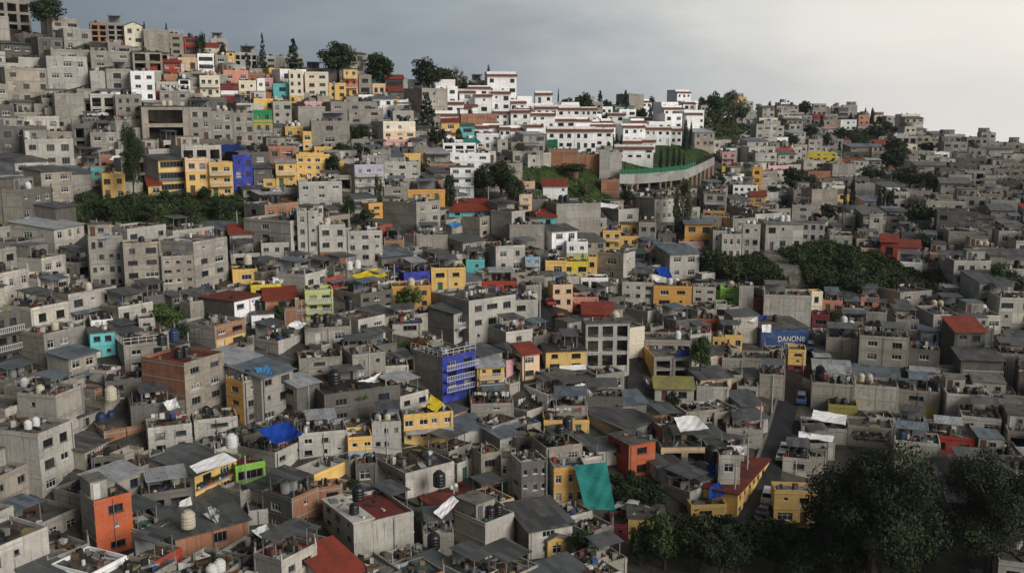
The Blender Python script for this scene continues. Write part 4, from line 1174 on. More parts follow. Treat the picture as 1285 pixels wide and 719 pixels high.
D3 800 952 1054 400 490|gl|g|1|0,0|c|nostub|
D3 0 60 198 240 510|gd|gl|3|3,1|c||
D3 175 180 420 20 85|y|-|1|2,0|c||yellow patio wall house behind the gravel roof
D3 620 626 822 535 650|y|-|1|0,0|c|clean,nopar|low yellow garden wall building behind bushes
D3 528 534 622 570 650|mr|-|1|1,0|d|clean|
D3 -20 100 330 600 760|gl|gd|2|1,0|m||
D3 160 200 300 660 760|y|y|1|1,0|gable|clean|small yellow gabled house at the bottom edge
D3 900 960 1150 470 545|y|y|1|1,0|c|clean|
D4 60 84 250 412 545|y|-|2|7,0|r|clean,nopar,ar74,d5|long yellow house with maroon roof facing the street
D4 256 276 500 385 570|y|y|2|2,0|g|clean|yellow two storey house on the street beside the great dark tree
D4 320 324 470 215 290|gl|-|1|1,0|c||
D4 418 424 664 52 115|gl|-|1|0,0|c||
D4 660 666 905 45 150|gw|-|2|0,0|c|clean|grey wall house with scrawled black graffiti
D4 900 906 1150 120 320|gp|-|2|0,0|c||
D4 900 905 1080 20 110|gp|-|1|0,0|c||
D4 20 26 220 60 130|gl|-|1|1,0|r||
D4 -40 -20 94 200 440|gl|g|2|1,0|c||
"""
VIL = """
0 4 105 500 580 2|white villa with a glazed balcony at the terrace edge
105 108 238 515 580 3|white villa with two small tiled canopies
232 236 350 545 610 2|white villa beneath a low tiled roof
190 196 342 600 695 3|white villa with brown tiled roof beside bare brick
338 344 456 600 695 3|white villa with a glazed front in the middle of its row
452 456 545 600 680 2|white villa at the right end of the front row
543 600 716 580 665 3|white corner villa with the largest tiled roof
712 716 775 590 665 2|white villa with stacked small balconies
772 776 852 590 670 2|white villa beside the balcony villa on the deck
848 852 912 595 660 2|white villa at the deck's far end near dark cypresses
512 516 612 512 552 2|small white villa higher up behind the front row
555 560 760 692 740 4|low white villa just behind the curved deck
-60 -55 0 590 660 2|white villa stepping down beside the bare brick terrace
370 374 460 485 550 3|white villa in the long upper row near the pines
250 254 372 485 550 3|white villa in the long upper row with an even facade
130 134 252 480 550 3|white villa in the long upper row near the hilltop shed
130 134 222 405 450 2|white hilltop villa with a tiled entrance roof
0 4 84 450 490 2|white villa behind the terrace with a plain tile edge
-100 -96 0 400 490 2|white villa with one blue glazed bay
-190 -186 -98 415 500 1|white villa with one tall window beside the dark conifer
-270 -266 -190 395 470 1|white villa with a plain wall at the left end
-90 -86 -5 505 570 2|white villa above the terracotta brick wall
595 600 700 660 700 2|white villa low behind the corner villa
690 694 770 655 700 2|white villa low beside the cypress lawn
"""
TREES = """
A1 932 82 165 44 conifer pine|tall dark pine on the hilltop beside grey roofs
A1 1096 112 190 95 conifer pine|broad dark conifer on the hilltop behind pale roofs
A1 607 72 108 60 broad dark|small dark tree behind the red hilltop house
A1 722 128 170 34 broad dark|little dark tree between the cream and yellow hilltop houses
A1 425 30 70 34 conifer pine|little conifer on the sloping brownish hilltop block
A1 308 22 70 26 conifer pine|thin conifer beside the cream gabled house
A1 848 138 180 24 conifer pine|thin dark conifer on the hilltop skyline
A1 250 545 985 118 broad dark|tall shaggy dark tree in front of the yellow row
A2 207 112 245 205 broad dark|biggest round dark tree on the hilltop skyline
A2 420 178 310 185 broad dark|wide dark tree beside the teal hilltop house
A2 690 208 320 205 broad dark|round dark tree above the long white building
A2 790 265 330 90 broad dark|low dark tree joined to the round hilltop tree
A2 840 240 345 100 bare bare|leafless brown tree on the hilltop skyline
A2 1007 264 366 42 cypress pine|lone dark cypress on the skyline
A2 728 318 372 18 cypress pine|first thin cypress before the long white building
A2 752 316 372 18 cypress pine|second thin cypress before the long white building
A2 785 322 368 20 cypress pine|third thin cypress before the long white building
A2 812 320 368 20 cypress pine|last thin cypress before the long white building
A2 865 300 368 80 broad dark|dark bush tree below the leafless tree
A2 925 335 375 70 broad dark|low dark bush beside the white villas
A2 682 405 590 118 conifer pine|big dark spreading pine before the grey block
A2 330 560 655 160 broad dark|broad dark tree beside the red framed rooftop room
A2 235 655 730 110 broad dark|dark tree before the yellow terraces
A2 330 660 735 100 broad mid|leafy tree beside the long yellow house
A2 730 570 690 120 broad dark|dark tree below the spreading pine
A2 850 590 650 50 column mid|slim green tree beside the green shed
A3 390 390 450 105 broad dark|round dark tree on the skyline above the villas
A3 477 380 470 55 conifer pine|dark conifer behind the upper villas
A3 612 384 475 64 conifer pine|tallest dark conifer behind the upper villas
A3 515 425 475 60 broad dark|dark tree between two skyline conifers
A3 747 410 455 56 broad dark|small round tree on the far skyline
A3 1020 414 480 52 broad dark|small dark tree on the far skyline before the wooded knoll
A3 310 415 450 90 broad mid|low pale green trees on the skyline above the villas
A3 256 382 440 16 cypress pine|thin cypress beside the hilltop shed
A3 485 498 550 22 cypress pine|thin cypress behind the front villas
A3 511 500 550 24 cypress pine|stout cypress behind the front villas
A3 600 512 550 22 cypress pine|short cypress next to the small upper villa
A3 743 462 545 28 cypress pine|tall thin cypress behind the corner villa
A3 692 472 545 85 broad dark|dark tree mass behind the corner villa
A3 548 612 660 18 cypress pine|first small cypress in front of the corner villa
A3 565 616 660 18 cypress pine|second small cypress in front of the corner villa
A3 592 616 660 18 cypress pine|third small cypress in front of the corner villa
A3 615 614 660 26 cypress pine|widest small cypress in front of the corner villa
A3 930 548 690 44 cypress pine|dark cypress standing at the far end of the villas
A3 958 560 690 34 cypress pine|second dark cypress at the far end of the villas
A3 1096 388 590 140 broad mid|tall leafy tree on the wooded knoll
A3 1030 520 590 90 broad mid|lower leafy tree beside the wooded knoll
A4 35 380 570 120 broad olive|open crowned tree on top of the wooded knoll
A4 110 440 560 80 broad mid|smaller leafy tree behind the wooded knoll
A4 255 435 470 22 broad dark|tiny dark tree beside the far cream tower
A4 205 448 490 55 broad dark|far dark tree left of the cream tower
A4 441 434 516 92 broad dark|round dark tree on the far skyline
A4 686 498 548 34 conifer pine|dark conifer beside the far grey tower
A4 762 478 545 22 cypress pine|thin conifer on the far wooded hump
A4 800 478 560 34 cypress pine|tallest conifer on the far wooded hump
A4 840 515 575 50 broad dark|dark round tree on the far wooded hump
A4 830 540 655 150 broad dark|wide dark tree below the far wooded hump
A4 880 540 620 60 broad dark|dark tree at the right end of the hump
A4 922 568 620 40 broad mid|pale tree next to the far brown houses
A4 640 580 655 120 broad dark|dark trees beside the green far slope
A4 470 555 650 95 broad dark|dark tree below the far lavender terrace
A4 530 520 600 40 cypress dark|narrow dark tree on the far terrace
A4 625 650 725 24 cypress pine|black thin cypress beside the orange far house
A4 920 630 745 140 broad dark|dark tree above the right slope street
A4 1095 650 730 90 broad dark|dark tree at the right edge of the far slope
A4 370 605 700 85 broad dark|dark tree beside the far yellow house
A4 200 600 645 70 broad dark|dark bush below the far stairs
B4 925 -25 130 150 broad dark|large dark tree hiding the far right houses
B4 1000 75 215 200 broad dark|spreading dark tree in the right slope's upper part
B4 381 80 222 135 broad dark|dark tree in the middle of the right slope
B4 275 180 228 85 broad mid|low green bush beside the lamp post
B4 470 125 225 115 broad mid|bright green tree beside the middle dark tree
B4 800 70 172 150 broad dark|dark tree beside the grey flat roofs at the far right
B4 655 170 335 34 cypress pine|tall cypress on the right slope
B4 692 148 325 44 cypress pine|tallest cypress on the right slope
B4 846 190 332 56 column dark|dark poplar of a pair on the right slope
B4 895 206 330 52 column dark|shorter dark poplar of a pair on the right slope
B4 568 275 372 105 broad dark|dark tree above the cliff house
B4 510 325 365 65 broad dark|low dark tree beside the cliff house
B4 1050 270 425 165 broad dark|big dark conifer at the right edge
B4 555 392 440 40 broad dark|small dark bush at the end of the cliff house
B1 410 203 255 62 broad mid|bush at the foot of the glazed yellow house
B1 520 205 250 52 broad dark|dark bush at the foot of the yellow row
B1 620 190 255 92 broad dark|wide bush at the foot of the yellow row
B1 945 188 238 54 broad dark|bush below the royal blue house's yard
B1 55 260 300 90 broad dark|dark bush at the left edge of the green slope
B1 960 395 460 56 broad mid|small potted tree on the grey roof
B2 180 20 135 92 broad dark|dark round tree before the long yellow house
B2 425 140 290 54 column mid|slim leafy tree beside the grey modern house
B2 268 230 365 76 broad dark|dark tree above the orange yellow house
B2 350 305 385 125 broad dark|low dark tree above the tank roofs
B2 802 130 300 74 column dark|dark slim tree beside the white four storey house
B2 985 60 250 130 broad dark|great dark tree right of the white four storey house
B2 1075 40 245 160 broad dark|largest dark tree at the edge of the green slope
B2 590 622 705 84 broad dark|dark tree before the blue house
B2 500 415 465 92 broad mid|green bush on a roof beside the grey block
B2 870 430 475 95 broad mid|green bush beside the blue canopy
B2 675 62 135 60 broad mid|green shrub beside the pale grey low house
B3 20 100 305 120 broad dark|dark tree at the left end of the green slope
B3 912 160 455 122 column olive|tall feathery tree before the curved deck
B3 330 60 125 170 broad dark|wide dark shrub on top of the green slope
B3 395 160 255 92 broad olive|pale feathery shrub on the green slope
B3 625 200 290 84 broad dark|dark tree under the deck columns
B3 715 205 260 90 broad dark|low dark shrub under the deck
B3 232 510 592 52 broad dark|dark small tree beside the pale lime house
B3 207 370 412 46 broad dark|small bush before the teal house
B3 980 430 478 92 broad mid|round bush before the orange yellow house
B3 1060 520 645 150 broad dark|large bush above the grey arched porch
B3 800 -10 85 26 cypress pine|first cypress on the deck lawn
B3 836 -25 85 26 cypress pine|second cypress on the deck lawn
B3 868 -15 82 26 cypress pine|third cypress on the deck lawn
B3 897 -10 78 26 cypress pine|fourth cypress on the deck lawn
B3 922 15 75 18 cypress pine|smallest cypress on the deck lawn
C1 1025 110 200 84 broad mid|leafy tree between brick house and white annex
C1 500 215 310 110 broad dark|dark bush behind the brick over yellow house
C1 420 140 200 90 broad light|light green bush below the tall corner block
C2 595 8 145 142 broad light|bright round green tree in the middle
C2 640 285 375 130 broad rust|rust red bush beside the slate metal roof
C2 300 560 640 160 broad olive|bushy roof garden beside the yellowish canopy
C3 1008 268 505 136 broad mid|large leafy tree beside the grey bay window house
C3 860 560 695 84 broad dark|dark shrub below the striped canopy
C3 690 275 350 60 broad dark|dark shrub beside the open concrete house
C4 606 142 205 84 broad mid|leafy bush beside the maroon house
D2 285 330 395 84 broad dark|dark bush beside the brick wall
D2 70 540 640 140 broad dark|dark shrub at the foot of the brick wall
D1 450 315 375 120 broad mid|potted shrub on the porch roof
D3 400 580 740 210 low mid|round leafy tree at the bottom middle
D3 640 280 410 84 broad dark|dark tree beside the orange red house
D3 600 345 470 110 broad dark|dark tree in the shaded garden
D3 770 350 490 130 broad dark|low dark shrub on the shaded garden lawn
D3 820 490 760 250 low mid|leafy tree left of the bottom thicket
D3 1010 510 770 270 low mid|leafy tree in the middle of the bottom thicket
D4 90 510 770 260 low dark|leafy tree below the long yellow house
D4 300 545 770 270 low mid|spreading tree before the street's lower end
D4 520 560 770 220 low dark|tree at the foot of the great dark tree
D4 800 110 860 700 low dark|great dark tree filling the bottom right
D4 990 330 860 420 low dark|right shoulder of dark foliage beside the great tree
D4 560 330 830 330 low dark|left bough of dark foliage beside the yellow house
D4 700 480 860 340 low dark|dark bushy tree hiding the great tree's trunk
D4 420 560 830 300 low dark|dark leafy tree at the bottom beside the yellow house
D3 1120 540 830 260 low dark|dark leafy tree below the long yellow house
D3 690 545 760 150 low dark|small leafy tree before the low yellow garden wall
B4 1120 100 240 90 broad dark|dark tree at the far right edge above grey roofs
B4 1090 440 540 70 broad dark|small dark tree at the right edge by the big window house
B4 870 0 90 60 broad mid|paler tree left of the far right dark trees
B4 330 235 300 60 broad dark|dark bush among the roofs below the green bush
B3 1120 120 200 60 broad dark|dark bush beside the end of the deck
A4 560 600 680 50 broad dark|small dark tree before the far grey terraces
A4 720 600 690 60 broad mid|green tree above the far orange houses
C4 1110 20 90 70 broad dark|dark tree at the right edge below the cliff
C4 700 -40 60 150 broad dark|wide dark tree at the foot of the cliff
C4 560 -50 60 110 broad dark|dark tree beneath the bare rock
A2 560 590 680 60 broad dark|dark bush between yellow and peach houses
B2 60 690 740 50 broad dark|small dark plant among the tank roofs
B4 555 480 610 110 broad mid|round tree standing on the cliff top by the pale wing
B4 400 510 650 100 broad mid|leafy tree in the middle of the cliff face
B4 665 520 690 120 broad dark|dark tree rooted in the overgrown cliff
B4 820 580 710 110 broad mid|leafy tree near the right end of the cliff
B4 60 580 690 120 broad olive|pale feathery tree at the left end of the cliff
B4 940 640 730 90 broad dark|dark bush below the white house at the cliff's end
B1 120 250 385 130 broad dark|dark spreading tree in the dark green slope beside the shaggy tree
B1 330 265 375 120 broad mid|leafy bush in the middle of the dark green slope
B1 700 240 355 110 broad dark|dark tree at the right end of the dark green slope
B1 520 285 385 100 broad dark|low dark tree on the dark green slope
"""
# ------------------------------------------------------------------ parse the houses
seed = 100
for ln in MAN.strip().splitlines():
    a = ln.split('|'); t = a[0].split(); c = t[0]; xl, xc, xr, yt, yb = map(float, t[1:6])
    X0, Y0 = CROP[c]; f = lambda v: X0+v*ZF; g = lambda v: Y0+v*ZF
    if abs(xc-xl) < 8: xl = xc
    seed += 1
    fl = tuple(x for x in a[6].split(',') if x and x != '-'); kw_ = {}
    for x in fl:
        if x[:2] == 'ar' and x[2:].isdigit(): kw_['ar'] = int(x[2:])
        if x[:1] == 'd' and x[1:].isdigit(): kw_['dep'] = float(x[1:])
    h = manual(f(xl), f(xc), f(xr), g(yt), g(yb), wr=a[1], wl=(None if a[2] == '-' else a[2]), n=int(a[3]), wn=tuple(map(int, a[4].split(','))), rf=a[5], fl=fl, label=(a[7].strip() or None) if len(a) > 7 else None, seed=seed, box=(f(xl), g(yt), f(xr), g(yb)), **kw_)
    if h['n'] >= 3 and h['label'] and ('block' in h['label'] or 'apartment' in h['label'] or 'tall' in h['label']) and 'skeleton' not in h['label']: h['name'] = 'apartment_building'
    HOUSES.append(h)
for ln in VIL.strip().splitlines():
    t, lab = ln.split('|'); xl, xc, xr, yt, yb, nw = map(float, t.split()); X0, Y0 = CROP['A3']; seed += 1
    n = 2 if yb-yt > 45 else 1
    h = manual(X0+xl*ZF if xc-xl > 8 else X0+xc*ZF, X0+xc*ZF, X0+xr*ZF, Y0+yt*ZF, Y0+yb*ZF, wr='w', wl='w', n=n, wn=(int(nw), 0), rf='t', fl=('clean',), label=lab, seed=seed, name='villa', ws='d', box=(X0+xl*ZF, Y0+yt*ZF, X0+xr*ZF, Y0+yb*ZF))
    h['Ll'] = max(h['Ll'], 6.5) if xc-xl < 8 else h['Ll']
    HOUSES.append(h)
NMAN = len(HOUSES)
# ------------------------------------------------------------------ no-build zones (picture polygons on the hillside)
def poly(crop, s):
    v = list(map(float, s.split())); return [cp(crop, v[i], v[i+1]) for i in range(0, len(v), 2)]
Z_GREEN = [poly('B1', '-60 245 300 235 480 238 775 240 840 262 838 395 640 372 420 395 330 410 120 420 -60 420')]
Z_SLOPE = [poly('B3', '70 95 210 72 350 50 470 80 480 150 578 215 590 290 400 275 260 262 130 258 60 200')]
Z_DECK = [poly('B3', '590 30 800 -40 930 -25 1080 -10 1085 40 1060 180 930 190 600 215 580 120')]
Z_CLIFF = [poly('B4', '200 530 545 470 700 520 900 575 1000 650 1142 680 1142 750 900 740 560 740 200 715 -60 670 -60 570')]
Z_YARD = [poly('D3', '520 330 760 345 830 490 700 560 560 560 540 400')]
Z_STREET = [[(915, 668), (938, 610), (954, 565), (970, 525), (980, 485), (990, 445), (1018, 430), (1014, 470), (1002, 525), (990, 570), (978, 620), (968, 650), (962, 668)]]
Z_LANE = [[(674, 412), (678, 385), (684, 362), (704, 362), (712, 384), (716, 412)], [(786, 520), (788, 470), (790, 440), (806, 440), (810, 480), (812, 530)]]
Z_FAR = [poly('A4', '-40 520 110 560 190 600 110 645 -40 640'), poly('A4', '640 600 760 590 800 650 700 672')]
Z_TREE = [poly('D3', '640 560 1142 540 1142 1100 600 1100'), poly('D4', '-20 560 440 560 520 350 640 200 860 150 1000 330 1142 500 1300 620 1300 1100 -20 1100')]
Z_C2 = [poly('C2', '470 310 560 330 590 400 470 370')]
ZONES = Z_GREEN+Z_SLOPE+Z_DECK+Z_CLIFF+Z_YARD+Z_STREET+Z_LANE+Z_FAR+Z_C2+[poly('C1', '300 130 420 120 560 240 480 260 380 200')]
NB = np.zeros((BH, BW), bool)
for pz in ZONES+Z_TREE:
    xs = [p[0] for p in pz]; ys = [p[1] for p in pz]
    for iy in range(max(0, int(min(ys)/RS)), min(BH, int(max(ys)/RS)+1)):
        for ix in range(max(0, int(min(xs)/RS)+PAD), min(BW, int(max(xs)/RS)+PAD+1)):
            if inpoly((ix-PAD)*RS, iy*RS, pz): NB[iy, ix] = True
ZB = np.full((BH, BW), 1e9); PROT = np.zeros((BH, BW), bool); ID = np.full((BH, BW), -1, int)
for i, h in enumerate(HOUSES):
    r = raster(silhouette(h))
    if r is None: continue
    m = r[2] & (ZB[r[:2]] > h['d']); ZB[r[:2]][m] = h['d']; ID[r[:2]][m] = i
    PROT[r[:2]][r[2]] = True
AREA = np.bincount(ID[ID >= 0].ravel(), minlength=2000)
TZ = np.full((BH, BW), -1.0)
for ln in TREES.strip().splitlines():
    t = ln.split('|')[0].split(); x, yt, yb, w_ = map(float, t[1:5]); a_, b_ = cp(t[0], x, yt); _, c_ = cp(t[0], x, yb); wp = w_*ZF*.46
    c2 = min(c_, 700); dT = D(a_, max(c_, ridge(a_)+3)); hh = (c2-b_)/2
    pl = [(a_+wp*math.cos(k*math.pi/6), b_+hh*.95+hh*.95*math.sin(k*math.pi/6)) for k in range(12)]
    r = raster(hull(pl))
    if r: m = r[2]; z = TZ[r[:2]]; z[m] = np.maximum(z[m], dT)
GRID = {}
def gcell(h):
    f = foot(h); x0, x1 = min(p.x for p in f), max(p.x for p in f); y0, y1 = min(p.y for p in f), max(p.y for p in f)
    for i in range(int(x0//12), int(x1//12)+1):
        for j in range(int(y0//12), int(y1//12)+1): yield (i, j)
def reg(h):
    for k in gcell(h): GRID.setdefault(k, []).append(h)
def free(h, g=.25):
    f = foot(h, g); seen = set()
    for k in gcell(h):
        for o in GRID.get(k, ()):
            if id(o) in seen: continue
            seen.add(id(o))
            if sat(f, foot(o, min(g, .2*min(o['Lr'], o['Ll'])))): return False
    return True
for h in HOUSES: reg(h)
rg = random.Random(21)
PAL = ['g']*40+['gw']*14+['gl']*24+['gd']*9+['br']*7+['w']*4+['cr']*2+['y']*2+['pe']*1+['pk']*1+['rd']*1+['sa']*1+['gp']*7
PALF = ['g']*30+['gl']*36+['gp']*14+['w']*8+['cr']*5+['y']*3+['pe']*4+['pk']*2+['lv']*2+['sa']*2+['yo']*2+['br']*6+['rd']*1+['gd']*6+['gw']*10
ROOFS = ['c']*46+['d']*14+['lt']*16+['r']*4+['m']*6+['mb']*3+['mw']*3+['w']*4+['md']*3+['tr']*1
for c_, pv in (('D3', '338 262 512 242 560 500 400 492'), ('D1', '900 75 1060 22 1142 100 1000 150'), ('B2', '272 658 415 618 478 658 350 696'), ('C4', '490 672 668 700 660 755 478 720'), ('D1', '540 265 720 190 795 232 580 305'), ('D2', '714 510 815 418 848 450 760 545'), ('D3', '870 5 985 -5 1055 65 905 85'), ('A1', '678 672 790 664 850 690 700 712'), ('D1', '576 305 796 225 796 440 576 480'), ('D3', '518 160 768 140 768 330 518 335'), ('C2', '760 400 944 380 944 630 760 660'), ('D1', '60 440 250 430 250 715 60 719')):
    pl = poly(c_, pv); r = raster(hull(pl)); q_ = max(p[1] for p in pl); m = r[2]; z = TZ[r[:2]]; z[m] = np.maximum(z[m], D(sum(p[0] for p in pl)/4, q_))
SEEDED = 0; COVD = np.zeros(NMAN, int); LIM = np.array([.02 if (h['label'] and 'lettering' in h['label']) else (.08 if h['label'] else .14) for h in HOUSES[:NMAN]])
def fillpass(ps):
    global SEEDED, COVD
    y = 760.0
    while y > 40:
        x = -112.0+rg.uniform(0, 10); sc_ = F/D(642, y)
        while x < 1398:
            if y < ridge(x)+2: x += 6; continue
            d = D(x, y); sc = F/d
            px_, py_ = x+rg.uniform(-2, 2), y+rg.uniform(-1, 1)
            x += max(2.5, (1.6, 1.0, .8)[ps]*sc)
            ix, iy = int(px_/RS)+PAD, int(py_/RS)
            if 0 <= ix < BW and 0 <= iy < BH and NB[iy, ix]: continue
            far = sc < 3.4
            if ps == 2 and sc < 3.0: continue
            base = 42 if (px_ < 640 and py_ > 290) else (14 if py_ < 250 and px_ < 780 else (14 if px_ > 990 else 32))
            ar = base+rg.uniform(-4, 4)+9*math.sin(px_/70+py_/45)
            if ps == 0: w, l = rg.uniform(5.2, 9.8), rg.uniform(5.5, 9.5); n = rg.choice((1, 2, 2, 2, 3, 3)) if not far else rg.choice((1, 2, 2, 2, 3, 3))
            elif ps == 1: w, l = rg.uniform(3.6, 7), rg.uniform(3.6, 7); n = rg.choice((1, 1, 1, 2, 2))
            else: w, l = rg.uniform(2.2, 4.6), rg.uniform(2.2, 4.6); n = 1
            if rg.random() < .07 and far and ps == 0: n = 4
            h = mk(px_, py_, None, w, l, R(max(4, min(80, ar))))
            rf = rg.choice(ROOFS if ps == 0 else ROOFS+['m', 'm', 'md', 'md', 'mb', 'd', 'md']*3); sh_ = rg.uniform(2.35, 2.75) if ps < 2 else rg.uniform(1.5, 2.5)
            H = n*sh_+(.45 if rf in FLAT else 0); h.update(H=H, n=n, rf=rf, fill=True)
            gp = (.25, .8, .9)[ps]
            if min(w, l) < 2*gp+.4: gp = .3
            if not free(h, gp): continue
            ok = True
            for q in foot(h):
                u, v, dq = pix(q); jx, jy = int(u/RS)+PAD, int(v/RS)
                if 0 <= jx < BW and 0 <= jy < BH and NB[jy, jx]: ok = False; break
            if not ok: continue
            r = raster(silhouette(h))
            if r is None: continue
            m = r[2]; tot = m.sum()
            if tot < 3: continue
            zb = ZB[r[:2]]; pr = PROT[r[:2]]; idd = ID[r[:2]]
            cov = m & (idd >= 0) & (zb > h['d']) & pr
            nbm = m & NB[r[:2]]
            tc_ = (m & (TZ[r[:2]] > h['d']) & (zb > h['d'])).sum()
            if tc_ > .07*tot: continue
            ids = idd[cov]
            bc = None
            if len(ids):
                bc = np.bincount(ids, minlength=NMAN)[:NMAN]; k9 = np.nonzero(bc)[0]
                if ((bc+COVD)[k9] > LIM[k9]*AREA[k9]).any(): continue
            if cov.sum() > (.10, .14, .2)[ps]*tot or nbm.sum() > .12*tot: continue
            vis = m & (zb > h['d'])
            if ps and (m & (idd < 0)).sum() < .16*tot: continue      # later passes only close gaps
            if vis.sum() < (.16, .2, .3)[ps]*tot or vis.sum() < 2: continue
            if bc is not None: COVD += bc
            zb[vis] = h['d']; idd[vis] = len(HOUSES)
            wall = rg.choice(PALF if sc < 4.2 and px_ > 700 else PAL)
            if px_ < 112 or px_ > 1176: wall = rg.choice(['g', 'g', 'gl', 'gw', 'gp', 'gd'])
            vil = (545 < px_ < 862 and 100 < py_ < 190 and py_ > ridge(px_)+4 and not (px_ > 700 and py_ < 138))
            if vil: wall = 'w'; rf = h['rf'] = rg.choice('ttw')
            if ps == 2 and not vil: wall = rg.choice(['g']*5+['gw', 'gl', 'gd', 'br', 'gw'])
            nwr = max(1, int(round(w/2.9))) if rg.random() < .8 else 0; nwl = (1 if rg.random() < .35 else 0) if ar > 25 else 0
            if ps == 2: nwr = 1 if rg.random() < .4 else 0; nwl = 0
            fl = []
            if rg.random() < .28 and ps == 0: fl.append('room')
            if rg.random() < .06: fl.append('open')
            if rg.random() < .07 and n > 1: fl.append('bal')
            if rg.random() < .06 and ps < 2: fl.append('awn')
            SEEDED += 1
            h.update(wr=wall, wl=(rg.choice(['g', 'gw', 'gl', None, None]) if wall not in ('w', 'cr') else rg.choice(['g', None])), wn=(nwr, nwl), fl=tuple(fl), seed=5000+SEEDED, label=None)
            if vil: h['name'] = 'villa'; h['ws'] = 'd'; h['wl'] = 'w'; h['fl'] = ('clean',)
            elif n == 1 and (ps or w*l < 34): h['name'] = 'shed'
            HOUSES.append(h); reg(h)
        y -= max(1.2, (.75, .6, .5)[ps]*sc_)
    bare = ((ID < 0) & ~NB); lowm = np.zeros_like(bare); lowm[110:346, PAD:PAD+642] = True
    print('pass', ps, len(HOUSES), 'bare share', float((bare & lowm).sum()/lowm.sum()))
for ps in (0, 1, 2): fillpass(ps)
# ------------------------------------------------------------------ how much of each shows: the largest are houses of their own
IDF = ID[:, PAD:PAD+642]; cnt = np.bincount(IDF[IDF >= 0].ravel(), minlength=len(HOUSES))
order = sorted(range(NMAN, len(HOUSES)), key=lambda i: -cnt[i])
for i, h in enumerate(HOUSES): h['px'] = int(cnt[i])
KEEP = set()
for i, h in enumerate(HOUSES):
    if h.get('name', 'house') == 'house': h['name'] = 'block_house' if h['wr'].split('/')[0] in ('g', 'gw', 'gd', 'gp', 'br') else 'house'
for kind, lim in (('house', 300), ('block_house', 300), ('shed', 300), ('villa', 120)):
    have = sum(1 for h in HOUSES[:NMAN] if h.get('name', 'house') == kind); k_ = 0
    for i in order:
        if HOUSES[i].get('name', 'house') == kind and cnt[i] >= (14 if kind != 'villa' else 2) and have+k_ < lim: KEEP.add(i); k_ += 1
print('manual', NMAN, 'filler', len(HOUSES)-NMAN, 'kept', len(KEEP))

# ------------------------------------------------------------------ labels
PREP = (' beside ', ' on ', ' under ', ' with ', ' at ', ' behind ', ' below ', ' in ', ' above ', ' between ', ' of ', ' left ', ' right ', ' by ', ' before ', ' beneath ', ' touching ', ' standing ', ' facing ', ' stepping ', ' among ', ' next ', ' higher ', ' perched ', ' hiding ', ' over ', ' draped ', ' joined ', ' filling ')
def head(l):
    k = min([l.find(p) for p in PREP if l.find(p) > 0] or [len(l)]); return l[:k]
def cutlab(l, n=12):
    w_ = l.split()
    if len(w_) <= n: return l
    best = head(l); pos = 0
    while True:
        c_ = [l.find(p, pos) for p in PREP if l.find(p, pos) > 0]
        if not c_: break
        k = min(c_); t_ = l[:k]
        if len(t_.split()) <= n and len(t_) > len(best) and not t_.endswith((' left', ' right', ' above', ' below', ' and', ' of')): best = t_
        pos = k+1
    return best
REFS = []
_heads = {}
VREF = []
for h in HOUSES[:NMAN]:
    if h['label'] and h.get('name') != 'villa': _heads.setdefault(head(h['label']), []).append(h)
def mid(h):
    b = h.get('box')
    if b: return ((b[0]+b[2])/2, (b[1]+b[3])/2)
    u, v, _ = pix(wpt(h, h['Lr']/2, h['Ll']/2, h['H']*.6)); return (u, v)
for k, v in _heads.items():
    if len(v) == 1 and len(k.split()) >= 2: REFS.append((mid(v[0]), k))
for hd, c_ in (('blue tarpaulin over the grey house', cp('D1', 1020, 90)), ('hanging teal tarpaulin', cp('D3', 450, 370)), ('yellow tarpaulin', cp('B2', 375, 655)), ('great dark tree', cp('D4', 780, 400)), ('bright round tree', cp('C2', 595, 70)), ('tall feathery tree', cp('B3', 910, 300)), ('pair of dark poplars', cp('B4', 870, 260)), ('tallest cypress on the slope', cp('B4', 690, 240)), ('wooded knoll', cp('A4', 40, 480)), ('round dark skyline tree', cp('A4', 440, 480)), ('rocky cliff', cp('B4', 300, 600)), ('tall shaggy tree', cp('B1', 250, 60)), ('large white rooftop sheet', cp('C4', 575, 690)), ('curved deck wall', cp('B3', 800, 130)), ('big spreading pine', cp('A2', 685, 490))): REFS.append((c_, hd))
USED = {}
for h in HOUSES[:NMAN]:
    if h['label']: USED[h['label']] = 1
NUM = {1: 'one storey', 2: 'two storey', 3: 'three storey', 4: 'four storey'}
RWORD = {'c': '', 'd': 'dark roofed ', 'lt': '', 'r': 'red roofed ', 'm': 'metal roofed ', 'mb': 'blue grey roofed ', 'mw': 'white sheet roofed ', 'w': 'pale roofed ', 'md': 'dark sheet roofed ', 'tr': 'pitched red roofed ', 'g': 'gravel roofed ', 't': 'tiled ', 'gable': 'gabled ', 'mg': 'green roofed ', 'my': 'striped roofed '}
def dirword(dx, dy):
    if abs(dx) < .6*abs(dy): return ('close below' if dy < 45 else 'below') if dy > 0 else ('close above' if dy > -45 else 'above')
    if abs(dy) < .6*abs(dx): return ('right of' if dx < 80 else 'well right of') if dx > 0 else ('left of' if dx > -80 else 'well left of')
    return ('below and ' if dy > 0 else 'above and ')+('right of' if dx > 0 else 'left of')
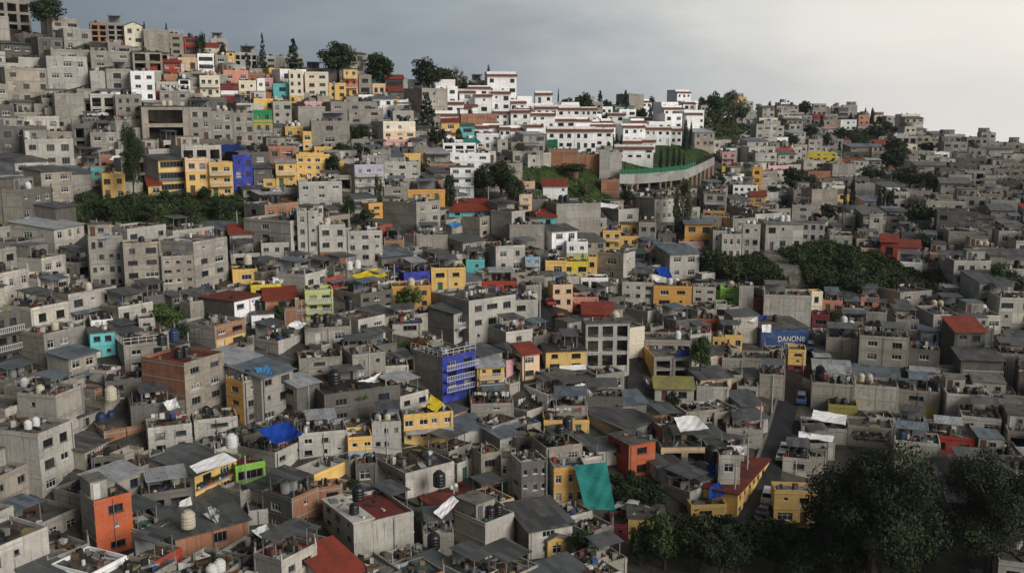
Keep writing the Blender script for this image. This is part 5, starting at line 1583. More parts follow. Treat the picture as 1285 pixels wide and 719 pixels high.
def genlabel(h):
    u, v = mid(h); k = sorted(REFS, key=lambda r: (r[0][0]-u)**2+(r[0][1]-v)**2)[:9]
    col = WORD[h['wr'].split('/')[0]]; rw = RWORD[h['rf']]
    feats = ['']; wd = h.get('name') if h.get('name') in ('shed', 'villa') else 'house'
    if 'room' in h['fl']: feats.insert(0, ' with roof room')
    if 'open' in h['fl']: feats.insert(0, ' with open bays')
    if 'bal' in h['fl']: feats.insert(0, ' with balcony')
    if 'room' not in h['fl'] and 'open' not in h['fl'] and 'bal' not in h['fl'] and sum(h['wn']) == 0: feats.insert(0, ' without windows')
    for lim_, (c_, ref) in [(12, q) for q in k]+[(16, q) for q in k]:
        dw = dirword(u-c_[0], v-c_[1])
        for ft in feats:
            for n_ in ('', NUM[min(4, h['n'])]+' '):
                l = f'{n_}{rw}{col} {wd}{ft} {dw} the {ref}'
                if l not in USED and len(l.split()) <= lim_: USED[l] = 1; return l
    c_, ref = k[0]
    for o in ('second', 'third', 'fourth', 'fifth', 'sixth', 'seventh', 'eighth'):
        l = f'{o} {rw}{col} {wd} {dirword(u-c_[0], v-c_[1])} the {ref}'
        if l not in USED: USED[l] = 1; return l
    return l
# ------------------------------------------------------------------ build the houses
own = []
for i, h in enumerate(HOUSES):
    if i < NMAN or i in KEEP:
        if i < NMAN and h['px'] < 2 and not h['label']: continue
        own.append(h)
        if not h['label']: h['label'] = genlabel(h)
        o = build_house(h)
        nm_ = h.get('name', 'house'); tag(o, h['label'], {'block_house': 'house', 'apartment_building': 'apartment block'}.get(nm_, nm_), {'block_house': 'bare block houses packed on the hillside', 'villa': 'white villas around the terrace', 'shed': 'small sheds filling the gaps', 'apartment_building': 'apartment blocks on the hillside'}.get(nm_, 'houses packed on the hillside'))
# the rest: hundreds of small far houses, one object
fb = MB(); TINT = {k: c for k, (c, _) in WALLS.items()}
RT_ = {'t': (.2, .08, .05), 'c': (.085, .08, .07), 'd': (.045, .043, .04), 'lt': (.2, .19, .17), 'r': (.19, .035, .022), 'm': (.13, .133, .135), 'mb': (.14, .175, .19), 'mw': (.4, .41, .42), 'w': (.5, .48, .44), 'md': (.09, .095, .1), 'tr': (.28, .05, .025), 'g': (.3, .3, .3)}
nfar = 0
for i, h in enumerate(HOUSES):
    if i < NMAN or i in KEEP: continue
    r_ = random.Random(h['seed']); Lr, Ll, H, n = h['Lr'], h['Ll'], h['H'], h['n']; nfar += 1
    j = r_.uniform(.85, 1.12); wc = tuple(c*j for c in TINT[h['wr']]); rc = tuple(c*r_.uniform(.7, 1.25) for c in RT_[h['rf']])
    W = lambda x, yy, z: wpt(h, x, yy, z); e = 4.0
    C4 = [(0, 0), (Lr, 0), (Lr, Ll), (0, Ll)]; par = .4 if h['rf'] in FLAT else 0
    for k in range(4):
        a, b = C4[k], C4[(k+1) % 4]; L = Lr if k % 2 == 0 else Ll
        fb.face([W(*a, -e), W(*b, -e), W(*b, H), W(*a, H)], 0, [(0, -e), (L, -e), (L, H), (0, H)], wc)
        if par:
            t = .18; I = [(t, t), (Lr-t, t), (Lr-t, Ll-t), (t, Ll-t)]; c_, d_ = I[k], I[(k+1) % 4]
            fb.face([W(*a, H), W(*b, H), W(*d_, H), W(*c_, H)], 0, None, wc); fb.face([W(*c_, H), W(*d_, H), W(*d_, H-par), W(*c_, H-par)], 0, None, wc)
    if par: fb.face([W(.1, .1, H-par), W(Lr-.1, .1, H-par), W(Lr-.1, Ll-.1, H-par), W(.1, Ll-.1, H-par)], 0, None, rc)
    else:
        z2 = H+.12*Ll
        q = [(-.3, -.4, H+.05), (Lr+.3, -.4, H+.05), (Lr+.3, Ll+.2, z2), (-.3, Ll+.2, z2)]
        fb.face([W(*p) for p in q], 0, None, rc); fb.face([W(-.3, -.4, H-.08), W(Lr+.3, -.4, H-.08), W(Lr+.3, -.4, H+.05), W(-.3, -.4, H+.05)], 0, None, rc)
        fb.face([W(0, 0, H), W(0, Ll, z2), W(0, Ll, H)], 0, None, wc); fb.face([W(Lr, 0, H), W(Lr, Ll, H), W(Lr, Ll, z2)], 0, None, wc)
    sh = (H-par)/n; nw = h['wn'][0]
    for k in range(n):
        for q in range(nw):
            if r_.random() < .12: continue
            cx_ = Lr*(q+.5)/nw; w = r_.uniform(.5, .95); z = k*sh+sh*.36; hh = sh*r_.uniform(.34, .45)
            gc = r_.choice([(.02, .022, .026)]*3+[(.06, .062, .065), (.2, .2, .19)])
            fb.face([W(cx_-w, -.03, z), W(cx_+w, -.03, z), W(cx_+w, -.03, z+hh), W(cx_-w, -.03, z+hh)], 0, None, gc)
            fr_ = (.5, .5, .49) if r_.random() < .4 else tuple(c*1.1 for c in wc)
            for (a, b, c_, d_) in ((cx_-w-.1, cx_+w+.1, z-.12, z), (cx_-w-.1, cx_+w+.1, z+hh, z+hh+.1)): fb.face([W(a, -.06, c_), W(b, -.06, c_), W(b, -.06, d_), W(a, -.06, d_)], 0, None, fr_)
        if k: fb.face([W(-.04, -.05, k*sh-.12), W(Lr+.04, -.05, k*sh-.12), W(Lr+.04, -.05, k*sh+.1), W(-.04, -.05, k*sh+.1)], 0, None, tuple(c*.8 for c in wc))
    if h['wn'][1] or r_.random() < .3:
        for k in range(n):
            z = k*sh+sh*.4; y0 = Ll*.4; fb.face([W(-.03, y0+.9, z), W(-.03, y0, z), W(-.03, y0, z+.9), W(-.03, y0+.9, z+.9)], 0, None, (.025, .026, .03))
    if par and 'room' in h['fl']:
        x0, y0 = Lr*.35, Ll*.45; w, l, z0, z1 = Lr*.4, Ll*.4, H-par, H+1.8
        for k in range(4):
            a = [(x0, y0), (x0+w, y0), (x0+w, y0+l), (x0, y0+l)][k]; b = [(x0, y0), (x0+w, y0), (x0+w, y0+l), (x0, y0+l)][(k+1) % 4]
            fb.face([W(*a, z0), W(*b, z0), W(*b, z1), W(*a, z1)], 0, None, TINT['gl'])
        fb.face([W(x0-.1, y0-.1, z1), W(x0+w+.1, y0-.1, z1), W(x0+w+.1, y0+l, z1), W(x0-.1, y0+l, z1)], 0, None, rc)
        fb.face([W(x0+.3, y0-.03, z0), W(x0+1.1, y0-.03, z0), W(x0+1.1, y0-.03, z1-.3), W(x0+.3, y0-.03, z1-.3)], 0, None, (.05, .05, .05))
    for q in range(r_.choice((0, 1, 1, 2, 3))):    # things standing about on the roofs
        s = r_.uniform(.3, .6); x, yy = r_.uniform(.8, Lr-.8), r_.uniform(.8, Ll-.8); z0 = (H-par) if par else H+.12*yy; hz = r_.uniform(.6, 1.5)
        c_ = r_.choice([(.015, .015, .017)]*5+[(.5, .5, .49)]*2+[(.05, .12, .35), (.2, .05, .03), (.25, .25, .24)])
        pts = [(x-s, yy-s), (x+s, yy-s), (x+s, yy+s), (x-s, yy+s)]
        for k in range(4): fb.face([W(*pts[k], z0), W(*pts[(k+1) % 4], z0), W(*pts[(k+1) % 4], z0+hz), W(*pts[k], z0+hz)], 0, None, c_)
        fb.face([W(*p, z0+hz) for p in pts], 0, None, c_)
fo = fb.build('far_houses', MC['tinted']); tag(fo, 'far off houses crowding the upper and right slopes', None, None, 'stuff')
print('far houses', nfar)
# ------------------------------------------------------------------ ground
def ground_mat():
    m, t, b = newmat('hillside_soil', .95, .1); tc = t.add('ShaderNodeTexCoord')
    n = t.noise(tc.outputs['Object'], .12, 5, .6); n2 = t.noise(tc.outputs['Object'], .9, 4, .7)
    c = t.mix(t.mapr(n, .4, .6, 0, 1), (.045, .041, .035), (.085, .08, .07)); c = t.mix(t.mapr(n2, .5, .65, 0, .7), c, (.022, .024, .016)); t.l.new(c, b.inputs['Base Color']); return m
MC['soil'] = ground_mat()
gx = list(range(-420, 1720, 14)); rows = []
gv = []; gf = []; NX = len(gx)
levels = [1000, 940, 880, 830, 790, 760]+list(range(745, 150, -9))
for i, x in enumerate(gx): pass
for lv in levels: rows.append([P(x, max(lv, ridge(x)+1.0+(150-max(lv, 0))*0)) for x in gx])
# above y=150 the hillside continues to each column's own ridge line
K = 14
for k in range(1, K+1):
    rows.append([P(x, min(151, max(151+(ridge(x)-151)*k/K, ridge(x)))) if ridge(x) < 151 else None for x in gx])
for r in range(len(rows)):
    for i in range(NX):
        if rows[r][i] is None: rows[r][i] = rows[r-1][i].copy()
top = rows[-1]
for dd_, dz in ((12, -1), (40, -9), (110, -40), (400, -120), (2600, -230)):
    rows.append([Vector((p.x*(1+dd_/p.y), p.y+dd_, p.z+dz)) for p in top])
bot = rows[0]; rows.insert(0, [Vector((p.x*1.5, p.y*.4-40, p.z-12)) for p in bot])
for r in rows: gv += [tuple(p) for p in r]
for r in range(len(rows)-1):
    for i in range(NX-1):
        a = r*NX+i; q = (a, a+1, a+1+NX, a+NX)
        gf.append(q)
me = bpy.data.meshes.new('ground'); me.from_pydata(gv, [], gf); me.validate(); me.materials.append(MC['soil']); me.polygons.foreach_set('use_smooth', [True]*len(me.polygons))
tag(link('ground', me), kind='structure')
# ------------------------------------------------------------------ strips and patches lying on the hillside
def strip(name, left, right, key, lift, kind='structure', n=6, m=4):
    b = MB()
    def lerp(pl, t):
        k = t*(len(pl)-1); i = min(int(k), len(pl)-2); f = k-i; return (pl[i][0]+(pl[i+1][0]-pl[i][0])*f, pl[i][1]+(pl[i+1][1]-pl[i][1])*f)
    N = n*(len(left)-1); g = []
    for j in range(N+1):
        a, c = lerp(left, j/N), lerp(right, j/N); g.append([P(a[0]+(c[0]-a[0])*i/m, a[1]+(c[1]-a[1])*i/m)+Vector((0, 0, lift)) for i in range(m+1)])
    for j in range(N):
        for i in range(m): b.face([g[j][i], g[j][i+1], g[j+1][i+1], g[j+1][i]], 0, [(p.x, p.y) for p in (g[j][i], g[j][i+1], g[j+1][i+1], g[j+1][i])])
    o = b.build(name, MC[key]); tag(o, kind=kind); return g
def asphalt():
    m, t, b = newmat('asphalt', .7, .4); tc = t.add('ShaderNodeTexCoord'); n = t.noise(tc.outputs['Object'], .35, 4, .6)
    c = t.mix(t.mapr(n, .4, .65, 0, 1), (.008, .009, .012), (.018, .018, .021)); t.l.new(c, b.inputs['Base Color']); t.l.new(t.mapr(n, .35, .65, .35, .8), b.inputs['Roughness']); MC['asphalt'] = m
asphalt()
SL = [(919, 668), (936, 622), (952, 580), (966, 540), (977, 500), (986, 462), (996, 440)]; SRr = [(968, 668), (976, 622), (984, 580), (994, 540), (1003, 500), (1010, 462), (1014, 440)]
strip('street', SL, SRr, 'asphalt', .25)
PL = [(912, 668), (930, 622), (947, 580), (962, 540), (974, 500), (984, 462), (994, 440)]
strip('pavement', PL, [(919.5, 668), (936.5, 622), (952.4, 580), (966.3, 540), (977.3, 500), (986.2, 462), (996.2, 440)], 'concrete_dark', .40, m=1)
strip('lane', [(672, 414), (677, 388), (683, 362)], [(716, 414), (712, 388), (704, 362)], 'asphalt', .25)
strip('alley', [(786, 534), (787, 480), (790, 436)], [(812, 534), (808, 480), (804, 436)], 'asphalt', .25)
strip('yard_path', [cp('D3', 670, 400), cp('D3', 705, 460)], [cp('D3', 690, 395), cp('D3', 740, 458)], 'concrete_dark', .35)
def patch(name, polys, key, lift, step=5):
    b = MB()
    for pz in polys:
        xs = [p[0] for p in pz]; ys = [p[1] for p in pz]; y = min(ys)
        while y < max(ys):
            x = min(xs)
            while x < max(xs):
                if inpoly(x+step/2, y+step/2, pz) and y > ridge(x)+2:
                    b.face([P(x, y+step)+Vector((0, 0, lift)), P(x+step, y+step)+Vector((0, 0, lift)), P(x+step, y)+Vector((0, 0, lift)), P(x, y)+Vector((0, 0, lift))])
                x += step
            y += step
    return tag(b.build(name, MC[key]), kind='stuff')
def grass_mat():
    m, t, b = newmat('grass_bank', .95, .1); tc = t.add('ShaderNodeTexCoord'); n = t.noise(tc.outputs['Object'], .25, 5, .65); n2 = t.noise(tc.outputs['Object'], 1.6, 4, .7)
    c = t.mix(t.mapr(n, .38, .62, 0, 1), (.022, .042, .011), (.055, .088, .023)); c = t.mix(t.mapr(n2, .45, .65, 0, .75), c, (.014, .022, .009)); t.l.new(c, b.inputs['Base Color']); MC['grass_bank'] = m
grass_mat()
patch('grass', Z_GREEN+Z_SLOPE+Z_YARD+Z_C2+Z_FAR+ZONES[-1:]+[poly('B3', '610 40 800 -30 925 -20 1060 0 1040 40 930 85 800 100 620 100')], 'grass_bank', .12)
undergrowth('undergrowth', Z_GREEN, 110, 'leaf_dark', (.5, 2.0), .22, 5, 100)
undergrowth('hillside_weeds', Z_GREEN, 120, 'leaf_bank', (.25, .8), .2, 15, 30)
undergrowth('dry_brush', Z_GREEN, 40, 'leaf_olive', (.4, 1.4), .22, 16, 50)
undergrowth('long_grass', Z_SLOPE+Z_C2+[poly('C1', '300 130 420 120 560 240 480 260 380 200')], 160, 'leaf_grass', (.3, .8), .22, 6)
undergrowth('thicket', [poly('D3', '680 560 1142 545 1142 735 680 735'), poly('D4', '-20 560 440 560 700 500 1142 560 1142 735 -20 735')], 220, 'leaf_dark', (.6, 1.3), .3, 8)
undergrowth('garden_plants', Z_YARD, 120, 'leaf_dark', (.3, .9), .24, 9)
undergrowth('far_shrubs', Z_FAR+[poly('A4', '-60 500 60 520 60 560 -60 580')], 60, 'leaf_mid', (.8, 2.0), .5, 10)
# rock face below the cliff house
def rock():
    m, t, b = newmat('cliff_rock', .95, .15); tc = t.add('ShaderNodeTexCoord')
    n = t.noise(tc.outputs['Object'], .35, 6, .65); n2 = t.noise(t.scale(tc.outputs['Object'], (1, 1, .25)), 1.2, 5, .7)
    c = t.mix(t.mapr(n, .4, .62, 0, 1), (.22, .20, .17), (.10, .092, .078)); c = t.mix(t.mapr(n2, .48, .66, 0, .8), c, (.055, .05, .04)); t.l.new(c, b.inputs['Base Color'])
    bp = t.add('ShaderNodeBump'); bp.inputs['Distance'].default_value = .4; t.l.new(n2, bp.inputs['Height']); t.l.new(bp.outputs[0], b.inputs['Normal']); MC['rock'] = m
rock()
from mathutils import noise as mn
CT = [cp('B4', *p) for p in ((-80, 560), (110, 568), (215, 528), (430, 500), (545, 480), (700, 515), (850, 560), (1000, 640), (1200, 690))]
CB = [cp('B4', *p) for p in ((-80, 660), (110, 680), (215, 715), (430, 735), (545, 735), (700, 735), (850, 745), (1000, 740), (1200, 750))]
b = MB(); NU, NV = 110, 14; g = []
for j in range(NV+1):
    row = []
    for i in range(NU+1):
        k = i/NU*(len(CT)-1); q = min(int(k), len(CT)-2); f = k-q
        tx, ty = [CT[q][z]+(CT[q+1][z]-CT[q][z])*f for z in (0, 1)]; bx, by = [CB[q][z]+(CB[q+1][z]-CB[q][z])*f for z in (0, 1)]
        pb = P(bx, by); pt = P(tx, ty); v = j/NV; s = v**.45
        p = Vector((pb.x+(pt.x-pb.x)*s*.0+(pt.x-pb.x)*v**2.5, pb.y+(pt.y-pb.y)*v**2.2, pb.z+(pt.z-pb.z)*s))
        o_ = mn.noise_vector(p*.14)*1.6+mn.noise_vector(p*.45)*.7; p = p+Vector((o_.x, o_.y-.8, o_.z*.4)); row.append(p)
    g.append(row)
for j in range(NV):
    for i in range(NU): b.face([g[j][i], g[j][i+1], g[j+1][i+1], g[j+1][i]])
tag(b.build('cliff', MC['rock']), kind='structure')
rg_ = np.random.RandomState(17); C_, N_, T_ = [], [], []
for k in range(3400):
    u, v = rg_.uniform(0, 1), rg_.uniform(.02, 1)**.8; p = g[int(v*NV)][int(u*NU)]
    bare = max(math.exp(-((u-.235)/.014)**2)*1.0, math.exp(-((u-.78)/.035)**2)*(.8 if v < .6 else .05), math.exp(-((u-.40)/.015)**2)*(.6 if v < .5 else 0))
    if rg_.rand() < bare or mn.noise(Vector((p.x*.12, p.z*.2, 3))) < -.28: continue
    r = rg_.uniform(.35, 1.0)*(1+1.6*max(0, mn.noise(Vector((p.x*.2, p.z*.3, 7)))))*(1.5 if v > .85 else 1); NL = int(26+30*r); dv = rand_unit(rg_, NL); dv[:, 2] = dv[:, 2]*.9+.1
    C_.append(np.array(p)+np.array([0, -.5, .2])+dv*r*rg_.uniform(.5, 1.05, NL)[:, None]); nn = dv+rand_unit(rg_, NL)*.8; N_.append(nn/np.linalg.norm(nn, axis=1)[:, None]); T_.append(rg_.uniform(0, .7)+rg_.uniform(0, .3, NL))
C_ = np.concatenate(C_); tag(link('cliff_undergrowth', leaves_mesh('cliff_undergrowth', C_, np.concatenate(N_), np.full(len(C_), .3), np.concatenate(T_), 'leaf_bank', rg_)), kind='stuff')
# ------------------------------------------------------------------ curved deck with its retaining wall, columns and green fence
TOPL = [cp('B3', *p) for p in ((582, 122), (660, 121), (800, 112), (930, 98), (985, 78), (1035, 54), (1085, 30))]
BOTL = [cp('B3', *p) for p in ((582, 172), (660, 174), (800, 164), (930, 150), (985, 126), (1035, 98), (1085, 72))]
GRD = [cp('B3', *p) for p in ((582, 215), (660, 225), (800, 215), (930, 195), (985, 186), (1035, 165), (1085, 150))]
dk = empty('terrace_deck', P(*GRD[2])); org = Vector(dk.location)
pts = []
for (tx, ty), (bx, by), (gx_, gy_) in zip(TOPL, BOTL, GRD):
    d = D(gx_, gy_)-2; pts.append((Pd(tx, ty, d)-org, Pd(bx, by, d)-org, Pd(gx_, gy_, d)-org))
b = MB(); fb_ = MB(); sl = MB(); lw = MB()
back = Vector((0, 1, 0))
for (t0, b0, g0), (t1, b1, g1) in zip(pts, pts[1:]):
    b.face([b0, b1, t1, t0]); b.face([t0, t1, t1+back*.3, t0+back*.3]); b.face([b1, b0, b0+back*.3, b1+back*.3])
    sl.face([b0+back*.3, b1+back*.3, b1+back*14, b0+back*14]); 
    z0, z1 = t0-Vector((0, 0, .3)), t1-Vector((0, 0, .3)); lw.face([z0+back*.3, z1+back*.3, z1+back*15, z0+back*15])
    lw.face([z0+back*15, z1+back*15, z1+back*15-Vector((0, 0, 4)), z0+back*15-Vector((0, 0, 4))])
b.face([pts[0][1], pts[0][0], pts[0][0]+back*15, pts[0][1]+back*15]); b.face([pts[-1][0], pts[-1][1], pts[-1][1]+back*15, pts[-1][0]+back*15])
b.build('retaining_wall', MC['wall_stone'] if 'wall_stone' in MC else wall_mat('stone', (.27, .265, .25), 'block'), dk); sl.build('slab', MC['concrete_dark'], dk); lw.build('lawn', MC['grass_bank'], dk)
for i in range(13):
    k = .7+i*(5.2/12); q = min(int(k), 5); f = k-q; t_, b_, g_ = [pts[q][z]*(1-f)+pts[q+1][z]*f for z in (0, 1, 2)]
    c = MB(); c.box(b_.x-.3, b_.y+.5, g_.z-4, b_.x+.3, b_.y+1.1, b_.z-.003); c.build('column', wall_mat('clay', (.30, .19, .13), 'paint') if 'clay' not in MC else MC['clay'], dk)
tag(dk, 'curved terrace deck with pale stone edge wall standing on rough columns', 'terrace')
fn = empty('garden_fence', org+pts[2][0]); f0 = pts[2][0]; m_ = MB()
for (t0, _, _), (t1, _, _) in list(zip(pts, pts[1:]))[:4]:
    a, c = t0-f0+back*.15, t1-f0+back*.15; hz = Vector((0, 0, 1.3))
    for o_ in (0, .06): q = [a+back*o_, c+back*o_, c+hz+back*o_, a+hz+back*o_]; m_.face(q if o_ == 0 else q[::-1])
    m_.face([a+hz, c+hz, c+hz+back*.06, a+hz+back*.06])
m_.build('mesh_panel', MC['cloth_green'], fn)
for i in range(18):
    k = i*4/17; q = min(int(k), 3); f = k-q; t_ = pts[q][0]*(1-f)+pts[q+1][0]*f-f0; p_ = MB(); p_.bar(t_+back*.1, t_+back*.1+Vector((0, 0, 1.9)), .05, 5); p_.build('fence_post', MC['frame_steel'], fn)
tag(fn, 'green mesh fence along the edge of the curved deck', 'fence')
# far stairs with white railing on the right slope
a0, a1 = cp('A4', 115, 640), cp('A4', 205, 575)
st = empty('stairway', P(*a0)); A, B_ = P(*a0), P(*a1); L = (B_-A); b = MB()
for i in range(24):
    p = L*(i/24); q = L*((i+1)/24); b.box(p.x-1.2, p.y, p.z-2.5, p.x+2.2, q.y+.3, q.z+.25+.004*i)
b.build('steps', MC['concrete'], st)
for s in (-1.25, 2.2):
    b = MB(); b.bar(Vector((s, 0, 1.2)), L+Vector((s, 0, 1.3)), .08, 4)
    for i in range(9): b.bar(L*(i/8)+Vector((s, 0, 0)), L*(i/8)+Vector((s, 0, 1.25)), .06, 4)
    b.build('handrail', MC['white_rail'], st)
tag(st, 'long outdoor stairway with white handrails beside the wooded knoll', 'stairway')
# ------------------------------------------------------------------ trees
ti = 0
for ln in TREES.strip().splitlines():
    a, lab = ln.split('|'); t = a.split(); c = t[0]; x, yt, yb, w = map(float, t[1:5]); ti += 1
    px_, yt_ = cp(c, x, yt); _, yb_ = cp(c, x, yb)
    if yb_ < ridge(px_)+3: yb_ = ridge(px_)+3
    dd = 0
    if 'deck' in lab and 'cypress' in lab: dd = -6
    add_tree(px_, yt_, yb_, w*ZF, t[5], 'leaf_'+t[6], lab, {'cypress': 'cypress_tree', 'conifer': 'conifer_tree', 'bare': 'bare_tree'}.get(t[5], 'shrub' if 'bush' in lab or 'shrub' in lab else 'tree'), 'trees on the hillside' if 'bush' not in lab else 'bushes among the houses', ti, dd, 'tree' if not ('bush' in lab or 'shrub' in lab) else 'bush')
# trees beyond the photograph's own margins
for k, (x, yt, yb, w, kd, mt, lab) in enumerate(((60, -4, 40, 46, 'broad', 'leaf_dark', 'dark tree on the skyline at the far left of the ridge'), (1205, 172, 205, 40, 'broad', 'leaf_dark', 'low dark tree at the right end of the ridge'), (1240, 560, 720, 140, 'broad', 'leaf_dark', 'dark tree at the bottom right corner'), (1258, 330, 380, 46, 'broad', 'leaf_mid', 'leafy tree below the cliff at the right edge'))):
    add_tree(x, yt, yb, w, kd, mt, lab, 'tree', 'trees on the hillside', 60+k)
# ------------------------------------------------------------------ tarpaulins and sheets
def tarp(name, crop, s, hgt, tilt, key, label, cat='tarpaulin', sag=.35, wr=.14, dep=None, n=14):
    v = list(map(float, s.split())); pp = [cp(crop, v[i], v[i+1]) for i in range(0, 8, 2)]
    q = pix_plane(pp, hgt, tilt, dep); o = drape(name, q, 'cloth_'+key, sag, wr, n, int(v[0])); return tag(o, label, cat, 'tarpaulins and canvas over the roofs')
T_ = 'tarpaulin'
tarp(T_, 'D1', '900 75 1060 22 1142 100 1000 150', 8, 14, 'blue', 'big bright blue tarpaulin over a grey roof', sag=.8, wr=.16)
tarp(T_, 'D3', '338 262 512 242 560 500 400 492', 3, 68, 'teal', 'large teal tarpaulin hanging down the house front', sag=.3, wr=.25, dep=D(*cp('D3', 400, 500))-2.5)
tarp(T_, 'B2', '272 658 415 618 478 658 350 696', 4, 18, 'yellow', 'bright yellow tarpaulin stretched over a roof yard')
tarp(T_, 'C4', '490 672 668 700 660 755 478 720', 4, 26, 'white', 'large white sheet spread over a roof by the street', 'sheet')
tarp(T_, 'D4', '412 78 600 108 590 138 410 112', 4, 24, 'white', 'white sheet strip below the large white sheet', 'sheet')
tarp(T_, 'B3', '772 620 838 610 862 672 800 668', 4, 24, 'blue', 'blue tarpaulin canopy beside the grey arched porch')
tarp(T_, 'B4', '268 325 310 308 330 335 285 348', 4, 18, 'sky', 'small sky blue tarpaulin on the right slope')
tarp(T_, 'B2', '792 385 830 372 865 392 820 412', 4, 18, 'sky', 'small sky blue tarpaulin under the rusty pink roof')
tarp(T_, 'B1', '30 460 90 438 148 446 70 472', 9, 16, 'sky', 'light blue tarpaulin on top of the left edge block house')
tarp(T_, 'D3', '1040 262 1110 250 1112 330 1060 320', 3, 40, 'blue', 'blue tarpaulin hanging over a terrace wall')
tarp(T_, 'D3', '1058 380 1110 345 1142 415 1055 440', 3, 20, 'blue', 'blue tarpaulin lying on the terrace below')
tarp(T_, 'D3', '870 5 985 -5 1055 65 905 85', 7, 24, 'white', 'wide white canvas shade on the ochre house roof', 'canvas shade')
tarp(T_, 'A1', '678 672 790 664 850 690 700 712', 6, 16, 'navy', 'dark blue tarpaulin over the yellow row roofs')
tarp(T_, 'C1', '1062 225 1100 198 1160 215 1120 248', 5, 22, 'white', 'white canvas shade beside the brick house', 'canvas shade')
tarp(T_, 'D1', '540 265 720 190 795 232 580 305', 8.5, 20, 'white', 'white sheet on the edge of the dark patched roof', 'sheet', .05, .06)
tarp(T_, 'D2', '714 510 815 418 848 450 760 545', 6, 26, 'white', 'long white sheet leaning across the lower middle roofs', 'sheet', .1, .1)
tarp(T_, 'D1', '610 520 650 470 700 505 690 570', 4, 40, 'grey', 'pale crumpled canvas heap on the bottom roof', 'canvas', .0, .5)
tarp(T_, 'D1', '866 605 950 570 985 640 940 660', 4, 30, 'white', 'white canvas over the narrow bottom yard', 'canvas shade')
tarp(T_, 'D4', '30 155 135 160 120 205 55 190', 4, 22, 'white', 'white canvas on the terrace behind the long yellow house', 'canvas shade')
tarp(T_, 'C1', '398 630 465 610 490 660 425 675', 5, 26, 'white', 'white canvas shade beside the big brick sided block', 'canvas shade')
tarp(T_, 'D3', '720 -200 730 -190 740 -170 725 -175', 4, 20, 'white', 'scrap of white sheet on a middle roof', 'sheet')
tarp(T_, 'C3', '345 540 400 532 430 580 370 585', 4, 22, 'white', 'white plastic sheet on the roof in the middle', 'sheet')
tarp(T_, 'C3', '262 440 400 432 405 458 265 468', 2.5, 30, 'white', 'white awning along the yellow house front', 'awning', .05, .05)
tarp(T_, 'C2', '310 520 370 510 440 470 400 530', 6, 24, 'white', 'white and red patched sheet on a dark roof', 'sheet')
tarp(T_, 'A2', '500 435 580 425 584 456 530 464', 4, 40, 'white', 'white sheet tilted on a roof before the grey block', 'sheet')
tarp(T_, 'B1', '112 45 150 20 215 30 190 52', 4, 20, 'white', 'white canopy behind the lone ochre house', 'canopy')
tarp(T_, 'B1', '960 705 985 665 1040 680 1035 700', 4, 18, 'white', 'white canopy beside the small yellow house', 'canopy')
tarp(T_, 'C2', '680 660 700 590 770 640 730 685', 6, 24, 'yellow', 'yellow roof sheet beside the blue railed house', 'roof sheet', .05, .05)
tarp(T_, 'B3', '385 268 455 262 460 280 395 282', 4, 20, 'white', 'short white sheet on the long blank wall house', 'sheet')
tarp(T_, 'B3', '468 272 580 285 560 302 475 296', 4, 20, 'white', 'long white sheet on a roof beside the dark shrub', 'sheet')
tarp(T_, 'B3', '570 545 630 560 640 585 590 575', 5, 20, 'white', 'white sheet on the cluttered corner roof', 'sheet')
tarp(T_, 'B3', '755 650 830 672 825 705 770 690', 4, 20, 'white', 'white pitched canopy below the blue canopy', 'canopy')
tarp(T_, 'A1', '950 690 1050 682 1080 712 960 715', 4, 16, 'white', 'white canopy above the long yellow house', 'canopy')
tarp(T_, 'A2', '870 640 940 630 970 660 880 675', 4, 30, 'teal', 'teal tarpaulin below the green shed')
tarp(T_, 'A3', '196 642 252 638 254 690 196 690', 3, 80, 'green', 'dark green tarpaulin hanging on the bare brick', sag=.05, wr=.1)
tarp(T_, 'C1', '880 450 960 440 990 490 920 500', 7.5, 22, 'sky', 'blue plastic sheet below the blue grey sheet roofs')
tarp(T_, 'C4', '115 178 190 180 188 208 118 205', 5, 50, 'white', 'white sheet hanging behind the blue shop building', 'sheet')
tarp(T_, 'C4', '215 222 265 220 268 262 218 262', 5, 55, 'white', 'white cloth hanging over the blue shop wall', 'sheet')
tarp(T_, 'C4', '190 180 240 170 245 195 200 200', 5, 30, 'navy', 'navy tarpaulin peak behind the blue shop building')
tarp(T_, 'C3', '880 360 955 345 955 385 885 395', 5, 50, 'navy', 'blue cloth under the upper roof of the bay window house', 'cloth')
tarp(T_, 'D1', '485 455 545 425 555 470 485 490', 2.5, 75, 'white', 'white cloth hung in the porch opening', 'cloth', .05, .1)
